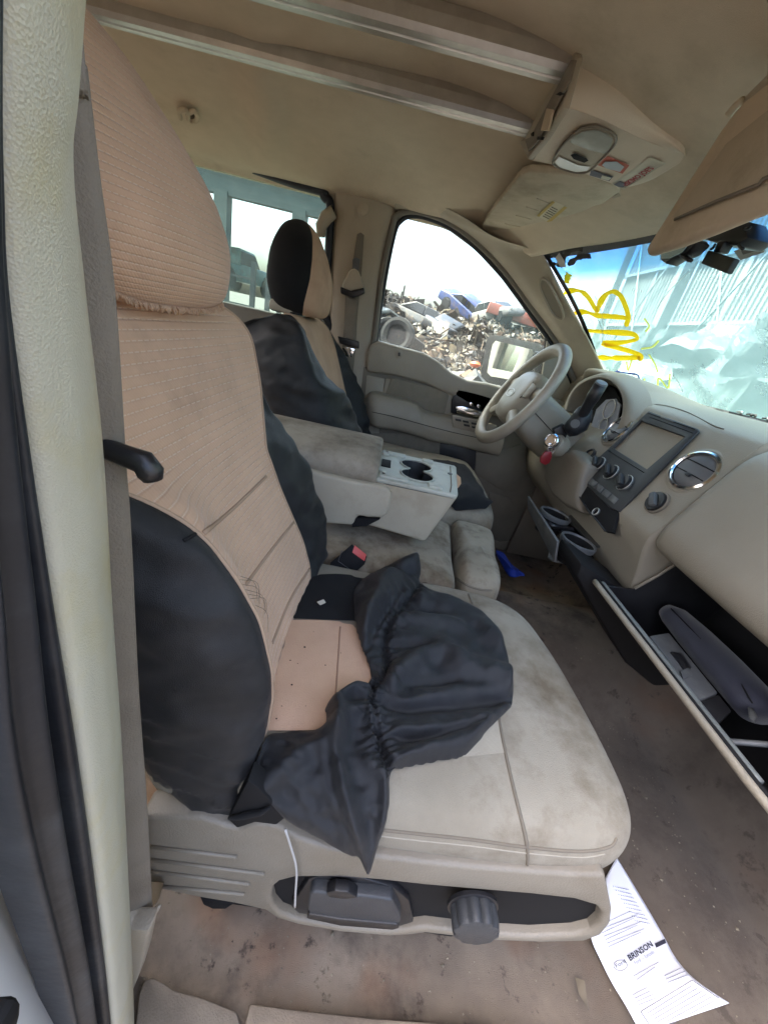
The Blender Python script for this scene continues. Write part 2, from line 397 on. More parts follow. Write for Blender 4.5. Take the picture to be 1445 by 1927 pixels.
# ================================================================== the cab shell
# ---- carpet
def carpet_mat():
    m = material('dirty_carpet', (.285, .23, .172), (.19, .152, .115), scale=11, rough=.97, bump=.55, bscale=1300, bdist=.003,
                 stain=(.09, .07, .055), stain_scale=7, stain_lo=.48, stain_hi=.66, sheen=.1)
    nt = m.node_tree; L = nt.links.new; b = nt.nodes['Principled BSDF']
    tc = nd(nt, 'ShaderNodeTexCoord')
    nz = nd(nt, 'ShaderNodeTexNoise'); nz.inputs['Scale'].default_value = 3.1; nz.inputs['Detail'].default_value = 4
    mp = nd(nt, 'ShaderNodeMapping'); mp.inputs['Location'].default_value = (3.3, 1.7, 0); L(tc.outputs['Object'], mp.inputs[0]); L(mp.outputs[0], nz.inputs['Vector'])
    r = nd(nt, 'ShaderNodeValToRGB'); r.color_ramp.elements[0].position = .54; r.color_ramp.elements[1].position = .70
    L(nz.outputs['Fac'], r.inputs['Fac'])
    mx = nd(nt, 'ShaderNodeMixRGB'); old = b.inputs['Base Color'].links[0].from_socket
    L(r.outputs[0], mx.inputs['Fac']); L(old, mx.inputs['Color1']); mx.inputs['Color2'].default_value = (.24, .12, .06, 1); L(mx.outputs[0], b.inputs['Base Color'])
    n3 = nd(nt, 'ShaderNodeTexNoise'); n3.inputs['Scale'].default_value = 17; n3.inputs['Detail'].default_value = 8; n3.inputs['Roughness'].default_value = .7; L(tc.outputs['Object'], n3.inputs['Vector'])
    r3 = nd(nt, 'ShaderNodeValToRGB'); r3.color_ramp.elements[0].position = .58; r3.color_ramp.elements[1].position = .64; L(n3.outputs['Fac'], r3.inputs['Fac'])
    m3 = nd(nt, 'ShaderNodeMixRGB'); L(r3.outputs[0], m3.inputs['Fac']); L(mx.outputs[0], m3.inputs['Color1']); m3.inputs['Color2'].default_value = (.06, .045, .034, 1); mx = m3
    # front of the footwell is darkened around one point, with a noisy edge
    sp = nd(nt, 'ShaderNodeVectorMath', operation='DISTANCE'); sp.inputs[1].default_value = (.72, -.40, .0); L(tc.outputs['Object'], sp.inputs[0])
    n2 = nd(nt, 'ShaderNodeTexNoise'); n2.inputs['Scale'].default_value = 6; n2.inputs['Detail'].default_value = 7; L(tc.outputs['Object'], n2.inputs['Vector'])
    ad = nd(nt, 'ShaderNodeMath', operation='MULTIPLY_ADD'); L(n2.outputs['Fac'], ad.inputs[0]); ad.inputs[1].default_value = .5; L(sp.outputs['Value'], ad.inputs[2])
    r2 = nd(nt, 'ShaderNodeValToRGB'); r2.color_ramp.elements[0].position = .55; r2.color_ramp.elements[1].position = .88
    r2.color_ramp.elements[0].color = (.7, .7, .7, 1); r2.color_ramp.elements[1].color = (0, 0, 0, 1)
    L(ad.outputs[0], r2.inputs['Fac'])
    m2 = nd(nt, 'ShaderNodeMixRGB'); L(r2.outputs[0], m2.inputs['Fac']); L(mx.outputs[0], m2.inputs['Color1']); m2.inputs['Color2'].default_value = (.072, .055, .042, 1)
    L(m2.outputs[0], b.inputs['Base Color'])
    return m
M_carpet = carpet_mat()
def sm(a, b, x):
    t = max(0, min(1, (x - a) / (b - a))); return t * t * (3 - 2 * t)
def floor_z(x, y):
    z = .16 * math.exp(-((y - .05) / .20) ** 4) * (1 - .3 * sm(-.2, -.6, x))
    z += .55 * sm(.88, 1.22, x)
    z += .006 * noise.noise(Vector((x * 7, y * 7, 0))) + .002 * noise.noise(Vector((x * 30, y * 30, 2)))
    if y < -.66: z += .012 * sm(-.70, -.735, y)
    return z
nx, ny = 150, 110
V = []; 
for i in range(nx):
    for j in range(ny):
        x = -1.45 + 2.70 * i / (nx - 1); y = -.80 + 1.58 * j / (ny - 1)
        V.append((x, y, floor_z(x, y)))
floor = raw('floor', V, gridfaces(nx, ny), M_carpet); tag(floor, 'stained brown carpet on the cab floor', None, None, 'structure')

# ---- headliner
def ceil_z(x, y):
    a = abs(y - .0)
    z = 1.325 - .05 * (a / .6) ** 2 - .042 * sm(.52, .80, a)
    k = sm(.42, .66, a)
    z -= .105 * sm(-.05, .62, x) * (1 - k) + .095 * sm(.16, .44, x) * k
    z += .02 * sm(.66, .74, a)
    z -= .02 * math.exp(-((y - .05) / .16) ** 4) * sm(.5, .3, x) * 0
    z += .010 * math.sin(x * 4.2 + .7) * sm(.7, .3, a)
    z -= .018 * math.exp(-((x + .42 + .25 * (y - .3)) / .035) ** 2) * sm(.05, .35, y) * sm(.68, .5, y)      # pressed crease
    return z
def front_x(y): return .405 + .215 * (1 - (min(abs(y), .7) / .6) ** 2)
V = []; nx, ny = 110, 80
for i in range(nx):
    for j in range(ny):
        y = -.80 + 1.575 * j / (ny - 1)
        x = -1.45 + (front_x(y) + 1.45) * i / (nx - 1)
        V.append((x, y, ceil_z(x, y)))
ceiling = raw('ceiling', V, gridfaces(nx, ny), M_head); tag(ceiling, 'tan fabric headliner over the cab', None, None, 'structure')
mod_solid(ceiling, .03, 1)
# dome-light recess ring / moulding near the passenger side
# ---- side walls (body behind the trims) with door and window openings
WIN = [(712, 640), (708, 600), (722, 500), (742, 420), (765, 404), (800, 407), (850, 428), (900, 465), (950, 520), (1000, 588), (1045, 655), (1082, 730), (1085, 760), (900, 760), (700, 700)]
RWIN = [(-1.05, 1.20), (-.42, 1.205), (-.345, 1.19), (-.318, 1.14), (-.30, .86), (-.32, .79), (-1.05, .79)]
M_wall = material('side_trim_plastic', (.36, .32, .25), (.31, .275, .215), scale=6, rough=.6, bump=.3, bscale=500)
hole1 = [W(a, b, y=.735) for a, b in WIN]
hole2 = [(x, .735, z) for x, z in RWIN]
wall_l = slab('wall_left', [(-1.45, .735, .0), (1.2, .735, .0), (1.2, .735, .80), (.84, .735, .86), (.34, .735, 1.255), (-1.45, .735, 1.255)], (0, .06, 0), M_wall, holes=[hole1, hole2], bev=.004)
tag(wall_l, 'inner side of the cab around the driver doors', None, None, 'structure')
hole3 = [(x, -.80, z) for x, z in RWIN]
wall_r = slab('wall_right', [(-1.45, -.80, .0), (-.13, -.80, .0), (-.16, -.80, 1.25), (-1.45, -.80, 1.25)], (0, -.06, 0), M_wall, holes=[hole3], bev=.004)
tag(wall_r, 'inner side of the cab behind the passenger pillar', None, None, 'structure')
wall_b = slab('wall_back', [(-1.45, -.85, 0), (-1.45, .79, 0), (-1.45, .79, 1.27), (-1.45, -.85, 1.27)], (-.05, 0, 0), M_wall,
              holes=[[(-1.45, -.6, .8), (-1.45, .6, .8), (-1.45, .55, 1.17), (-1.45, -.55, 1.17)]], bev=.004)
tag(wall_b, 'rear wall of the cab', None, None, 'structure')
firewall = slab('firewall', [(1.22, -.80, .02), (1.22, .78, .02), (1.22, .78, .78), (1.22, -.80, .78)], (.03, 0, 0), M_matblack); tag(firewall, 'dark firewall below the dashboard', None, None, 'structure')
roofskin = slab('roof', [(-1.5, -.84, 1.37), (.30, -.84, 1.37), (.62, -.45, 1.37), (.66, 0, 1.37), (.62, .45, 1.37), (.30, .80, 1.37), (-1.5, .80, 1.37)], (0, 0, .08), M_white, bev=.02)
tag(roofskin, 'white painted roof of the pickup', None, None, 'structure')

# ---- door sill
M_sill = material('sill_plastic', (.34, .305, .24), (.27, .24, .19), scale=6, rough=.6, bump=.35, bscale=300, vor=True, stain=(.13, .10, .075), stain_scale=5, stain_lo=.5, stain_hi=.8)
sill = empty('door_sill', (.3, -.79, 0), 'scuffed beige plastic door sill beside the carpet at the bottom edge', 'door sill')
M_sillc = material('sill_carpet', (.30, .245, .18), (.22, .175, .13), scale=9, rough=.95, bump=.6, bscale=500, stain=(.13, .10, .075), stain_scale=6, stain_lo=.46, stain_hi=.7)
slab('sill_plate', [W(a, b, z=.014) for a, b in [(470, 1894), (560, 1906), (700, 1921), (900, 1936), (1000, 1960), (1000, 2200), (420, 2200), (462, 1927)]], (0, 0, .010), M_sillc, sill, bev=.003)
slab('sill_corner', [W(a, b, z=.014) for a, b in [(288, 1846), (305, 1853), (326, 1869), (384, 1885), (445, 1910), (452, 1940), (400, 2200), (230, 2200), (262, 1880), (272, 1852)]], (0, 0, .012), M_sillc, sill, bev=.003)

# ---- passenger-side centre pillar (near, left of the picture)
npil = empty('center_pillar', (-.12, -.78, 0), 'near beige grained plastic door pillar with black rubber seal at left edge', 'pillar')
R_ = [(172, -180), (168, -60), (150, 180), (140, 300), (168, 560), (200, 850), (216, 1150), (232, 1400), (243, 1640), (252, 1850), (256, 2000)]
Lp = [(24, -180), (22, -60), (18, 180), (20, 350), (30, 560), (72, 850), (118, 1150), (158, 1400), (188, 1640), (210, 1850), (222, 2000)]
rows = []
for (a, b), (c, d) in zip(R_, Lp):
    p = W(a, b, y=-.745); q = W(c, d, y=-.80)
    mid = (p + q) / 2
    rows.append([p + Vector((-.10, .035, 0)), p + Vector((-.035, .02, 0)), p + Vector((-.006, .004, 0)), p * .72 + q * .28 + Vector((.005, -.002, 0)), mid + Vector((.007, -.003, 0)), p * .25 + q * .75 + Vector((.005, -.001, 0)), q + Vector((-.002, 0, 0)), q + Vector((-.02, .002, 0))])
loft('pillar_trim', rows, M_pillar, npil, nr=70, nc=26)
# rubber seal: two lips and a channel
Ls = [(-95, -180), (-92, -60), (-80, 180), (-72, 350), (-60, 560), (-42, 850), (-12, 1150), (8, 1400), (60, 1640), (118, 1850), (150, 2000)]
seal_rows = []
for (a, b), (c, d) in zip(Lp, Ls):
    q = W(a, b, y=-.80); s = W(c, d, y=-.828)
    def mixp(t, h): return q * (1 - t) + s * t + Vector((h, 0, 0))
    seal_rows.append([mixp(0, -.012), mixp(0.02, -.004), mixp(.10, -.001), mixp(.25, .000), mixp(.33, -.006), mixp(.42, -.006), mixp(.5, .000), mixp(.62, .003), mixp(.74, .000), mixp(.82, -.002), mixp(.92, .001), mixp(1, .0), mixp(1.02, -.015)])
loft('door_seal', seal_rows, M_rubber, npil, nr=60, nc=50)
jamb = loft('white_jamb', [[Vector((-.135, -.815, z)), Vector((-.118, -.845, z)), Vector((-.116, -.90, z)), Vector((-.125, -.96, z)), Vector((-.20, -.985, z)), Vector((-.5, -.99, z))] for z in (1.25, .9, .6, .3, .0, -.12)], M_white, npil, nr=24, nc=24)
jamb['label'] = 'white painted metal jamb'
slab('striker_bolt', [W(a, b, y=-.87) for a, b in [(-30, 1872), (20, 1868), (48, 1880), (45, 1905), (20, 1927), (-30, 1950)]], (0, -.012, 0), M_matblack, npil, bev=.003)

# ---- near seat belt
belt = empty('seat_belt', (-.14, -.70, .2), 'taupe webbing seat belt hanging beside the near pillar', 'seat belt')
be = [(148, 60), (158, 130), (182, 330), (212, 560), (232, 860), (243, 1010), (258, 1300), (273, 1500), (281, 1640), (285, 1712)]
rows = []
for i, (a, b) in enumerate(be):
    p = W(a, b, y=-.705)
    w = .047
    rows.append([p, p + Vector((-.002, -.004, 0)), p + Vector((-.022, -.018, 0)), p + Vector((-.04, -.026, 0))])
rows.insert(0, [v + Vector((-.02, .03, .22)) for v in rows[0]])
wb = loft('webbing', rows, M_web, belt, nr=60, nc=10); mod_solid(wb, .0016, 0)
tube('webbing_edge', [r[0] for r in rows], .0013, M_web, belt, n=6, res=80)
lp = [W(a, b, y=-.705) for a, b in [(165, 825), (200, 835), (240, 850), (268, 860), (282, 880), (286, 893)]]
lpo = tube('latch_plate', [p + Vector((.004, -.006, 0)) for p in lp], [.0052, .0055, .0058, .0066, .0068, .005], M_blkplastic, belt, n=12)
anc = slab('anchor_cover', [W(a, b, y=-.712) for a, b in [(236, 1692), (262, 1705), (300, 1706), (296, 1722), (288, 1760), (276, 1800), (262, 1835), (250, 1850), (238, 1800)]], (0, -.02, 0), M_trim, belt, bev=.003)
tube('cover_lip', [W(a, b, y=-.708) for a, b in [(240, 1692), (262, 1706), (290, 1718), (299, 1706)]], .0022, M_trim, anc, n=8, res=16)
fo = slab('foil_tag', [W(a, b, y=-.69) for a, b in [(284, 1660), (308, 1662), (300, 1690), (288, 1708)]], (0, .001, 0), M_chrome); tag(fo, 'small shiny foil scrap tucked beside the belt anchor', 'foil')

# ---- driver-side centre pillar with belt
dp = empty('center_pillar', (-.2, .70, .6), 'far beige door pillar behind the driver seat with belt height slot', 'pillar')
def px_loft(name, left, right, yl, yr, bulge, mat, parent, nr=40, nc=14):
    rows = []
    for (a, b), (c, d) in zip(left, right):
        p = W(a, b, y=yl); q = W(c, d, y=yr)
        rows.append([p + Vector((0, .04, 0)), p, p * .8 + q * .2 + Vector((0, -bulge * .8, 0)), (p + q) / 2 + Vector((0, -bulge, 0)), p * .2 + q * .8 + Vector((0, -bulge * .8, 0)), q, q + Vector((0, .04, 0))])
    return loft(name, rows, mat, parent, nr=nr, nc=nc)
px_loft('pillar_trim', [(628, 352), (632, 400), (628, 500), (622, 600), (618, 700), (612, 800), (605, 900)],
        [(742, 385), (738, 415), (722, 480), (708, 580), (697, 680), (688, 760), (680, 900)], .725, .725, .022, M_trim, dp, nr=40, nc=20)
def px_slab(name, px, y, dy, mat, parent, bev=.002, smooth=True):
    return slab(name, [W(a, b, y=y) for a, b in px], (0, dy, 0), mat, parent, bev=bev)
def ring(cx, cy, rx, ry, n=20, rot=0):
    o = []
    for k in range(n):
        t = 2 * math.pi * k / n; x = rx * math.cos(t); y = ry * math.sin(t)
        o.append((cx + x * math.cos(rot) - y * math.sin(rot), cy + x * math.sin(rot) + y * math.cos(rot)))
    return o
px_slab('screw_cap', ring(683, 394, 11, 12), .699, -.003, M_trim, dp, .001)
px_slab('height_slot', [(672, 440), (679, 437), (685, 442), (680, 520), (660, 520)], .698, -.002, flat('slot_shadow_plastic', (.17, .15, .12), .7), dp)
gh = tube('grab_handle', [W(a, b, y=.70) for a, b in [(628, 398), (614, 408), (604, 425), (604, 445)]] , [.02, .022, .02, .014], M_trim, dp, n=12, res=None)
db = empty('seat_belt', (-.15, .68, .6), 'grey webbing seat belt with metal tongue hanging on the far pillar', 'seat belt')
px_slab('guide_housing', [(660, 510), (668, 506), (675, 510), (686, 540), (684, 555), (662, 556), (645, 545), (648, 530)], .695, -.03, M_trim, db, .006)
px_slab('guide_collar', [(642, 540), (662, 548), (686, 542), (687, 552), (666, 562), (643, 553)], .685, -.03, M_blkplastic, db, .004)
px_slab('guide_link', [(664, 488), (671, 484), (678, 488), (675, 512), (663, 512)], .695, -.012, M_grey, db, .003)
wb2 = loft('webbing', [[W(650, 556, y=.672), W(676, 558, y=.672)], [W(648, 600, y=.668), W(672, 600, y=.668)], [W(645, 640, y=.668), W(670, 641, y=.668)], [W(640, 700, y=.675), W(664, 702, y=.675)], [W(630, 760, y=.68), W(655, 762, y=.68)]], M_web, db, nr=20, nc=4); mod_solid(wb2, .002, 0)
px_slab('tongue_grip', [(636, 632), (676, 642), (676, 656), (640, 646)], .662, -.014, M_blkplastic, db, .003)
px_slab('tongue', [(652, 652), (668, 656), (662, 672), (650, 670), (650, 664), (644, 655)], .658, -.004, M_chrome, db, .001)

# ---- driver-side front (A) pillar
ap = empty('windshield_pillar', (.6, .66, .8), 'beige windshield pillar trim with long grab recess beside steering wheel', 'pillar')
apL = [(742, 392), (800, 400), (850, 420), (900, 456), (950, 508), (1000, 575), (1048, 640), (1088, 716), (1100, 745)]
apR = [(760, 372), (850, 395), (930, 445), (1000, 468), (1020, 478), (1060, 555), (1105, 635), (1140, 705), (1165, 760)]
rows = []
for i, ((a, b), (c, d)) in enumerate(zip(apL, apR)):
    yl = .715; yr = [.66, .64, .62, .60, .60, .61, .62, .635, .65][i]
    p = W(a, b, y=yl); q = W(c, d, y=yr)
    rows.append([p + Vector((.0, .045, .0)), p, p * .75 + q * .25 + Vector((-.006, -.014, 0)), (p + q) / 2 + Vector((-.006, -.012, .0)), p * .2 + q * .8 + Vector((0, -.006, 0)), q, q + Vector((.02, .03, .0))])
loft('pillar_trim', rows, M_trim, ap, nr=60, nc=26)
update()
apb = bvh_of([ap.children[0]])
def surf_patch(name, px, bvh, off, mat, parent, n=1, thick=0.0):
    """a thin patch laid on a surface: fan of ring + centre"""
    cx = sum(a for a, b in px) / len(px); cy_ = sum(b for a, b in px) / len(px)
    V = on_surface(bvh, [(cx, cy_)], off); F = []
    K = len(px); rings = 5
    for r in range(1, rings + 1):
        V += on_surface(bvh, [(cx + (a - cx) * r / rings, cy_ + (b - cy_) * r / rings) for a, b in px], off if r < rings or thick == 0 else off)
    for k in range(K): F.append((0, 1 + k, 1 + (k + 1) % K))
    for r in range(rings - 1):
        for k in range(K):
            a = 1 + r * K + k; b = 1 + r * K + (k + 1) % K
            F.append((a, a + K, b + K, b))
    o = raw(name, V, F, mat, parent)
    return o
g1 = [(1017, 527), (1023, 524), (1032, 530), (1046, 556), (1057, 580), (1060, 596), (1054, 600), (1040, 590), (1024, 560), (1016, 540)]
rim = on_surface(apb, g1, .002)
tube('grab_rim', rim, .004, M_trim, ap, n=8, res=50, closed=True)
surf_patch('grab_recess', g1, apb, .001, material('recess_plastic', (.27, .24, .19), rough=.55), ap)

# ---- weatherstrips of the driver doors (seal round the openings)
dd = empty('driver_door', (.3, .72, .1), 'closed driver door with beige armrest panel and window onto scrap heap', 'door')
strip_px = [(690, 760), (697, 690), (706, 620), (718, 520), (738, 425), (748, 405), (770, 396), (805, 401), (852, 421), (902, 459), (952, 512), (1002, 580), (1048, 645), (1084, 722)]
tube('weatherstrip', [W(a, b, y=.722) for a, b in strip_px], .011, flat('strip_grey', (.16, .145, .12), .6), dd, n=10, res=90)
inner_px = [(699, 740), (708, 640), (722, 540), (742, 440), (756, 414), (775, 406), (805, 410), (850, 430), (898, 468), (947, 521), (996, 588), (1040, 652), (1075, 728)]
tube('window_channel', [W(a, b, y=.738) for a, b in inner_px], .008, M_rubber, dd, n=8, res=90)
M_glassD = glass('door_glass', (.90, .97, .94), dust_lo=.01, dust_hi=.05)
gl = slab('window_glass', [W(a, b, y=.752) for a, b in [(695, 700), (705, 620), (720, 520), (740, 425), (765, 400), (800, 402), (850, 424), (905, 465), (955, 520), (1005, 590), (1050, 655), (1082, 740), (1000, 790)]], (0, .004, 0), M_glassD, dd, smooth=False)
# black vertical divider in front of the mirror
tube('window_divider', [W(a, b, y=.742) for a, b in [(1022, 610), (1028, 640), (1016, 720)]], .006, M_blkplastic, dd, n=8)
# door panel, traced on the plane of the door
TOPP = [(690, 668), (697, 648), (712, 641), (760, 654), (798, 664), (825, 680), (850, 702), (880, 716), (920, 722), (980, 738), (1050, 752), (1100, 770)]
up = [W(a, b, y=.69) for a, b in TOPP] + [W(a, b, y=.69) for a, b in [(1100, 840), (960, 790), (900, 775), (850, 745), (800, 722), (740, 706), (690, 700)]]
slab('upper_panel', up, (0, .05, 0), M_door, dd, bev=.012, seg=3)
lowr = [W(a, b, y=.708) for a, b in [(684, 690), (760, 700), (900, 760), (1100, 830), (1100, 900), (1010, 985), (990, 1015), (940, 1020), (860, 990), (690, 940), (660, 900)]]
slab('lower_panel', lowr, (0, .03, 0), M_doordark, dd, bev=.004)
px_slab('side_edge_trim', [(690, 706), (724, 712), (718, 760), (712, 830), (690, 826), (686, 760)], .703, .01, M_door, dd, .004)
px_slab('insert_panel', [(726, 712), (858, 738), (856, 770), (842, 792), (800, 786), (790, 776), (716, 760)], .700, .01, M_door, dd, .005)
px_slab('insert_pad', [(735, 712), (745, 711), (842, 736), (845, 745), (836, 782), (800, 780), (788, 772), (728, 756), (722, 750)], .697, .008, M_doorpad, dd, .006)
# armrest
ar_top = [(690, 752), (700, 744), (740, 752), (782, 764), (800, 780), (850, 790), (900, 802), (950, 818)]
ar_bot = [(690, 790), (705, 800), (745, 806), (790, 818), (810, 826), (850, 834), (900, 845), (940, 855)]
rows = []
for i, ((a, b), (c, d)) in enumerate(zip(ar_top, ar_bot)):
    p = W(a, b, y=.655); q = W(c, d, y=.645)
    back = .71
    p2 = Vector((p.x, back, p.z + .012)); q2 = Vector((q.x, back, q.z - .012))
    if i == 0: p = Vector((p.x - .01, .69, p.z)); q = Vector((q.x - .01, .69, q.z))
    rows.append([p2, p + Vector((0, .025, .008)), p, p * .6 + q * .4 + Vector((0, -.012, 0)), p * .3 + q * .7 + Vector((0, -.01, 0)), q, q + Vector((0, .02, -.012)), q2])
loft('armrest', rows, M_door, dd, nr=50, nc=24)
tube('armrest_seam', [W(a, b, y=.633) for a, b in [(700, 775), (745, 785), (800, 800), (850, 813), (900, 824)]], .0012, M_matblack, dd, n=5, res=20)
# switch bezel and latch handle
px_slab('handle_bezel', [(862, 732), (890, 738), (925, 748), (918, 785), (880, 782), (848, 777), (850, 752)], .690, .012, M_blkplastic, dd, .003)
hd = px_slab('latch_handle', [(857, 764), (870, 763), (905, 774), (915, 784), (905, 788), (870, 780), (858, 776)], .684, -.008, M_chrome, dd, .003)
for a, b in [(886, 760), (900, 764)]: px_slab('lock_button', ring(a, b, 3.5, 3.5, 12), .688, -.005, M_chrome, dd, .001)
px_slab('switch_plate', [(850, 780), (900, 790), (935, 800), (930, 822), (890, 812), (852, 803)], .642, -.006, M_door, dd, .003)
for a, b in [(862, 790), (876, 793), (892, 797), (878, 800), (893, 804), (908, 806)]:
    px_slab('window_switch', [(a - 6, b - 3), (a + 5, b - 1), (a + 6, b + 3), (a - 5, b + 1)], .634, -.004, M_blkplastic, dd, .001)
pk = px_slab('lock_pull_recess', [(746, 656), (753, 657), (757, 662), (756, 672), (748, 675), (743, 668)], .6885, -.003, M_door, dd, .001)
px_slab('lock_pull', [(749, 663), (753, 663), (753, 670), (749, 670)], .684, -.004, M_blkplastic, pk, .001)
px_slab('speaker_panel', [(895, 850), (925, 853), (978, 835), (985, 870), (980, 915), (965, 925), (940, 920), (895, 890)], .704, -.006, M_doordark, dd, .004)
px_slab('map_pocket', [(920, 925), (955, 935), (967, 950), (964, 972), (945, 975), (920, 965)], .704, -.008, M_doordark, dd, .006)
px_slab('lower_pad', [(790, 815), (828, 828), (825, 870), (760, 860), (700, 835), (695, 815)], .705, -.004, M_doorpad, dd, .003)
px_slab('dark_pad', [(829, 828), (896, 848), (893, 885), (826, 872)], .704, -.004, M_bezel, dd, .003)
# door mirror outside the driver window
MN = Vector((-.72, -.69, .03)).normalized(); MC = W(960, 685, y=1.02)
def mpl(px, back=0.0): return [WP(a, b, MC, MN) - MN * back for a, b in px]
mh = slab('mirror_housing', mpl([(922, 630), (940, 631), (1014, 647), (1021, 657), (1004, 740), (960, 727), (916, 720), (904, 708), (908, 680), (914, 640)], .002), -MN * .08, M_matblack, dd, bev=.003, seg=2)
mg = slab('mirror_glass', mpl([(933, 641), (1003, 658), (1004, 664), (990, 724), (960, 714), (924, 708), (917, 701), (920, 680), (927, 648)]), MN * .001, flat('mirror_silver', (.92, .95, .95), .02, 1.0), mh, smooth=False)
slab('mirror_arm', [W(a, b, y=.86) for a, b in [(1005, 660), (1052, 668), (1062, 720), (1052, 760), (1005, 730)]], (.02, .05, 0), M_blkplastic, dd, bev=.008)
px_slab('mirror_sail', [(1030, 640), (1060, 690), (1085, 750), (1075, 800), (1030, 780), (1018, 720)], .722, .015, M_door, dd, .004)

# ---- rear left door (window behind the driver seat)
rd = empty('rear_door', (-.6, .73, .1), 'closed rear door window with black rubber edge behind driver headrest', 'door')
tube('window_seal', [(x, .732, z) for x, z in RWIN], .015, M_rubber, rd, n=10, res=120, closed=True)
slab('window_glass', [(x, .757, z) for x, z in RWIN], (0, .004, 0), glass('rear_glass', (.80, .93, .88), dust=(.30, .38, .35), dust_lo=.03, dust_hi=.16, scale=7), rd, smooth=False)
slab('door_panel', [(-1.1, .70, .05), (-.31, .70, .05), (-.30, .70, .79), (-.36, .70, .805), (-1.1, .70, .80)], (0, .034, 0), M_doordark, rd, bev=.012)
slab('right_rear_glass', [(x, -.83, z) for x, z in RWIN], (0, -.004, 0), M_glassD, None, smooth=False)
rr = bpy.data.objects['right_rear_glass']; rr.name = 'rear_quarter_glass'; tag(rr, 'rear passenger side window pane behind the near seat', 'window pane')
update(); clb = bvh_of([ceiling])
hk = empty('coat_hook', on_surface(clb, [(355, 205)], .0)[0], 'small beige double coat hook on the headliner', 'coat hook')
tube('hook', on_surface(clb, [(340, 210), (338, 197), (346, 192), (354, 197), (355, 212), (362, 217)], .014), .006, M_visor, hk, n=10, res=30)
tube('hook', on_surface(clb, [(358, 200), (365, 197), (371, 204), (370, 216), (360, 218)], .012), .006, M_visor, hk, n=10, res=24)
tube('hook_base', on_surface(clb, [(352, 214), (360, 216), (368, 217)], .004), .008, M_dashlow, hk, n=8)

# ---- windshield
ws = empty('windshield', (.8, 0, .85), 'dusty cracked windshield with blue sun band and yellow painted letters', 'windshield')
def wsx(y, v):
    q = 1 - (y / .66) ** 2
    b = Vector((.79 + .20 * q, y, .835)); t = Vector((.405 + .20 * q, y * .92, 1.165 + .03 * q))
    p = b * (1 - v) + t * v
    return p + Vector((.02, 0, .03)) * math.sin(math.pi * v) * .5
rowsw = [[wsx(-.68 + 1.345 * j / 30, i / 20) for j in range(31)] for i in range(21)]
M_ws = glass('windshield_glass', (.72, .92, .90), dust=(.34, .59, .545), dust_lo=.32, dust_hi=.46, scale=3.0, gloss=.05,  # teal dust film also holds the painted glare haze
             grad=[(0.0, (.70, .92, .90)), (.76, (.70, .92, .90)), (.84, (.07, .36, .80)), (1.0, (.012, .11, .42))])
wg = loft('glass', rowsw, M_ws, ws)
update(); wsb = bvh_of([wg])
def wpx(l): return [(960 + a / 2.979, 380 + b / 2.979) for a, b in l]
def thin_paint(name, c):
    m = flat(name, c, .6); nt = m.node_tree; o = [n_ for n_ in nt.nodes if n_.type == 'OUTPUT_MATERIAL'][0]
    tl = nd(nt, 'ShaderNodeBsdfTranslucent'); tl.inputs[0].default_value = (*c, 1)
    mx = nd(nt, 'ShaderNodeMixShader'); mx.inputs[0].default_value = .45
    nt.links.new(nt.nodes['Principled BSDF'].outputs[0], mx.inputs[1]); nt.links.new(tl.outputs[0], mx.inputs[2]); nt.links.new(mx.outputs[0], o.inputs['Surface'])
    return m
M_yel = thin_paint('yellow_paint', (.80, .52, .005)); M_yel2 = thin_paint('pale_yellow_paint', (.72, .72, .15))
def stroke(name, pts, wpxl, mat, parent, bvh, off=.003, n=40, crop=True, thin=.3, default_z=.9):
    px = wpx(pts) if crop else pts
    px = [tuple(p) for p in cr(px, n)] if len(px) > 2 else [tuple(p) for p in cr(px, 12)]
    P = []; NN = []
    for a, b in px:
        l, nn = hit(bvh, a, b, default_z); P.append(l + nn * off); NN.append(nn)
    V = []; F = []
    for i, p in enumerate(P):
        t = (P[min(i + 1, len(P) - 1)] - P[max(i - 1, 0)]).normalized(); n_ = NN[i]; sd_ = t.cross(n_).normalized()
        w = wpxl * (p - Vector(CAM)).length / 850 * (.85 + .4 * noise.noise(Vector((i * .23, wpxl, 1))))
        if i in (0, len(P) - 1): w *= .5
        V += [p - sd_ * w, p - sd_ * w * .6 + n_ * .0012, p + sd_ * w * .6 + n_ * .0012, p + sd_ * w]
    F = gridfaces(len(P), 4)
    return raw(name, V, F, mat, parent)
# big mirrored letters painted on the glass
for s in [[(295, 515), (345, 492), (400, 497), (440, 530), (470, 578), (490, 612)],
          [(490, 615), (508, 560), (540, 515), (580, 498), (620, 520), (650, 580), (665, 640), (652, 692)],
          [(355, 622), (420, 612), (490, 632), (560, 637), (652, 645)],
          [(410, 716), (560, 726), (685, 735), (712, 765), (620, 785), (522, 790), (600, 812), (690, 838), (738, 862), (722, 882)],
          [(488, 868), (600, 871), (735, 868)], [(334, 395), (322, 425), (320, 450)]]:
    stroke('painted_letter', s, 5.6 if s[0][0] != 334 else 6.5, M_yel, ws, wsb)
for s in [[(755, 648), (782, 690), (764, 722)], [(838, 772), (800, 808), (738, 820)], [(832, 1080), (836, 985), (888, 1038), (900, 958)],
          [(755, 985), (757, 1040)], [(780, 850), (815, 905), (830, 950)], [(655, 890), (665, 940), (685, 880)]]:
    stroke('faint_mark', s, 2.0, M_yel2, ws, wsb)
M_crack = flat('glass_crack', (.62, .70, .68), .3)
for s in [[(478, 520), (500, 570), (520, 640), (525, 720), (520, 780)], [(820, 600), (890, 500), (960, 430), (1010, 380)], [(915, 960), (950, 1010), (972, 1060)], [(490, 640), (515, 700), (520, 740)]]:
    stroke('glass_crack', s, .5, M_crack, ws, wsb)
M_bluest = flat('blue_sticker', (.03, .06, .42), .5)
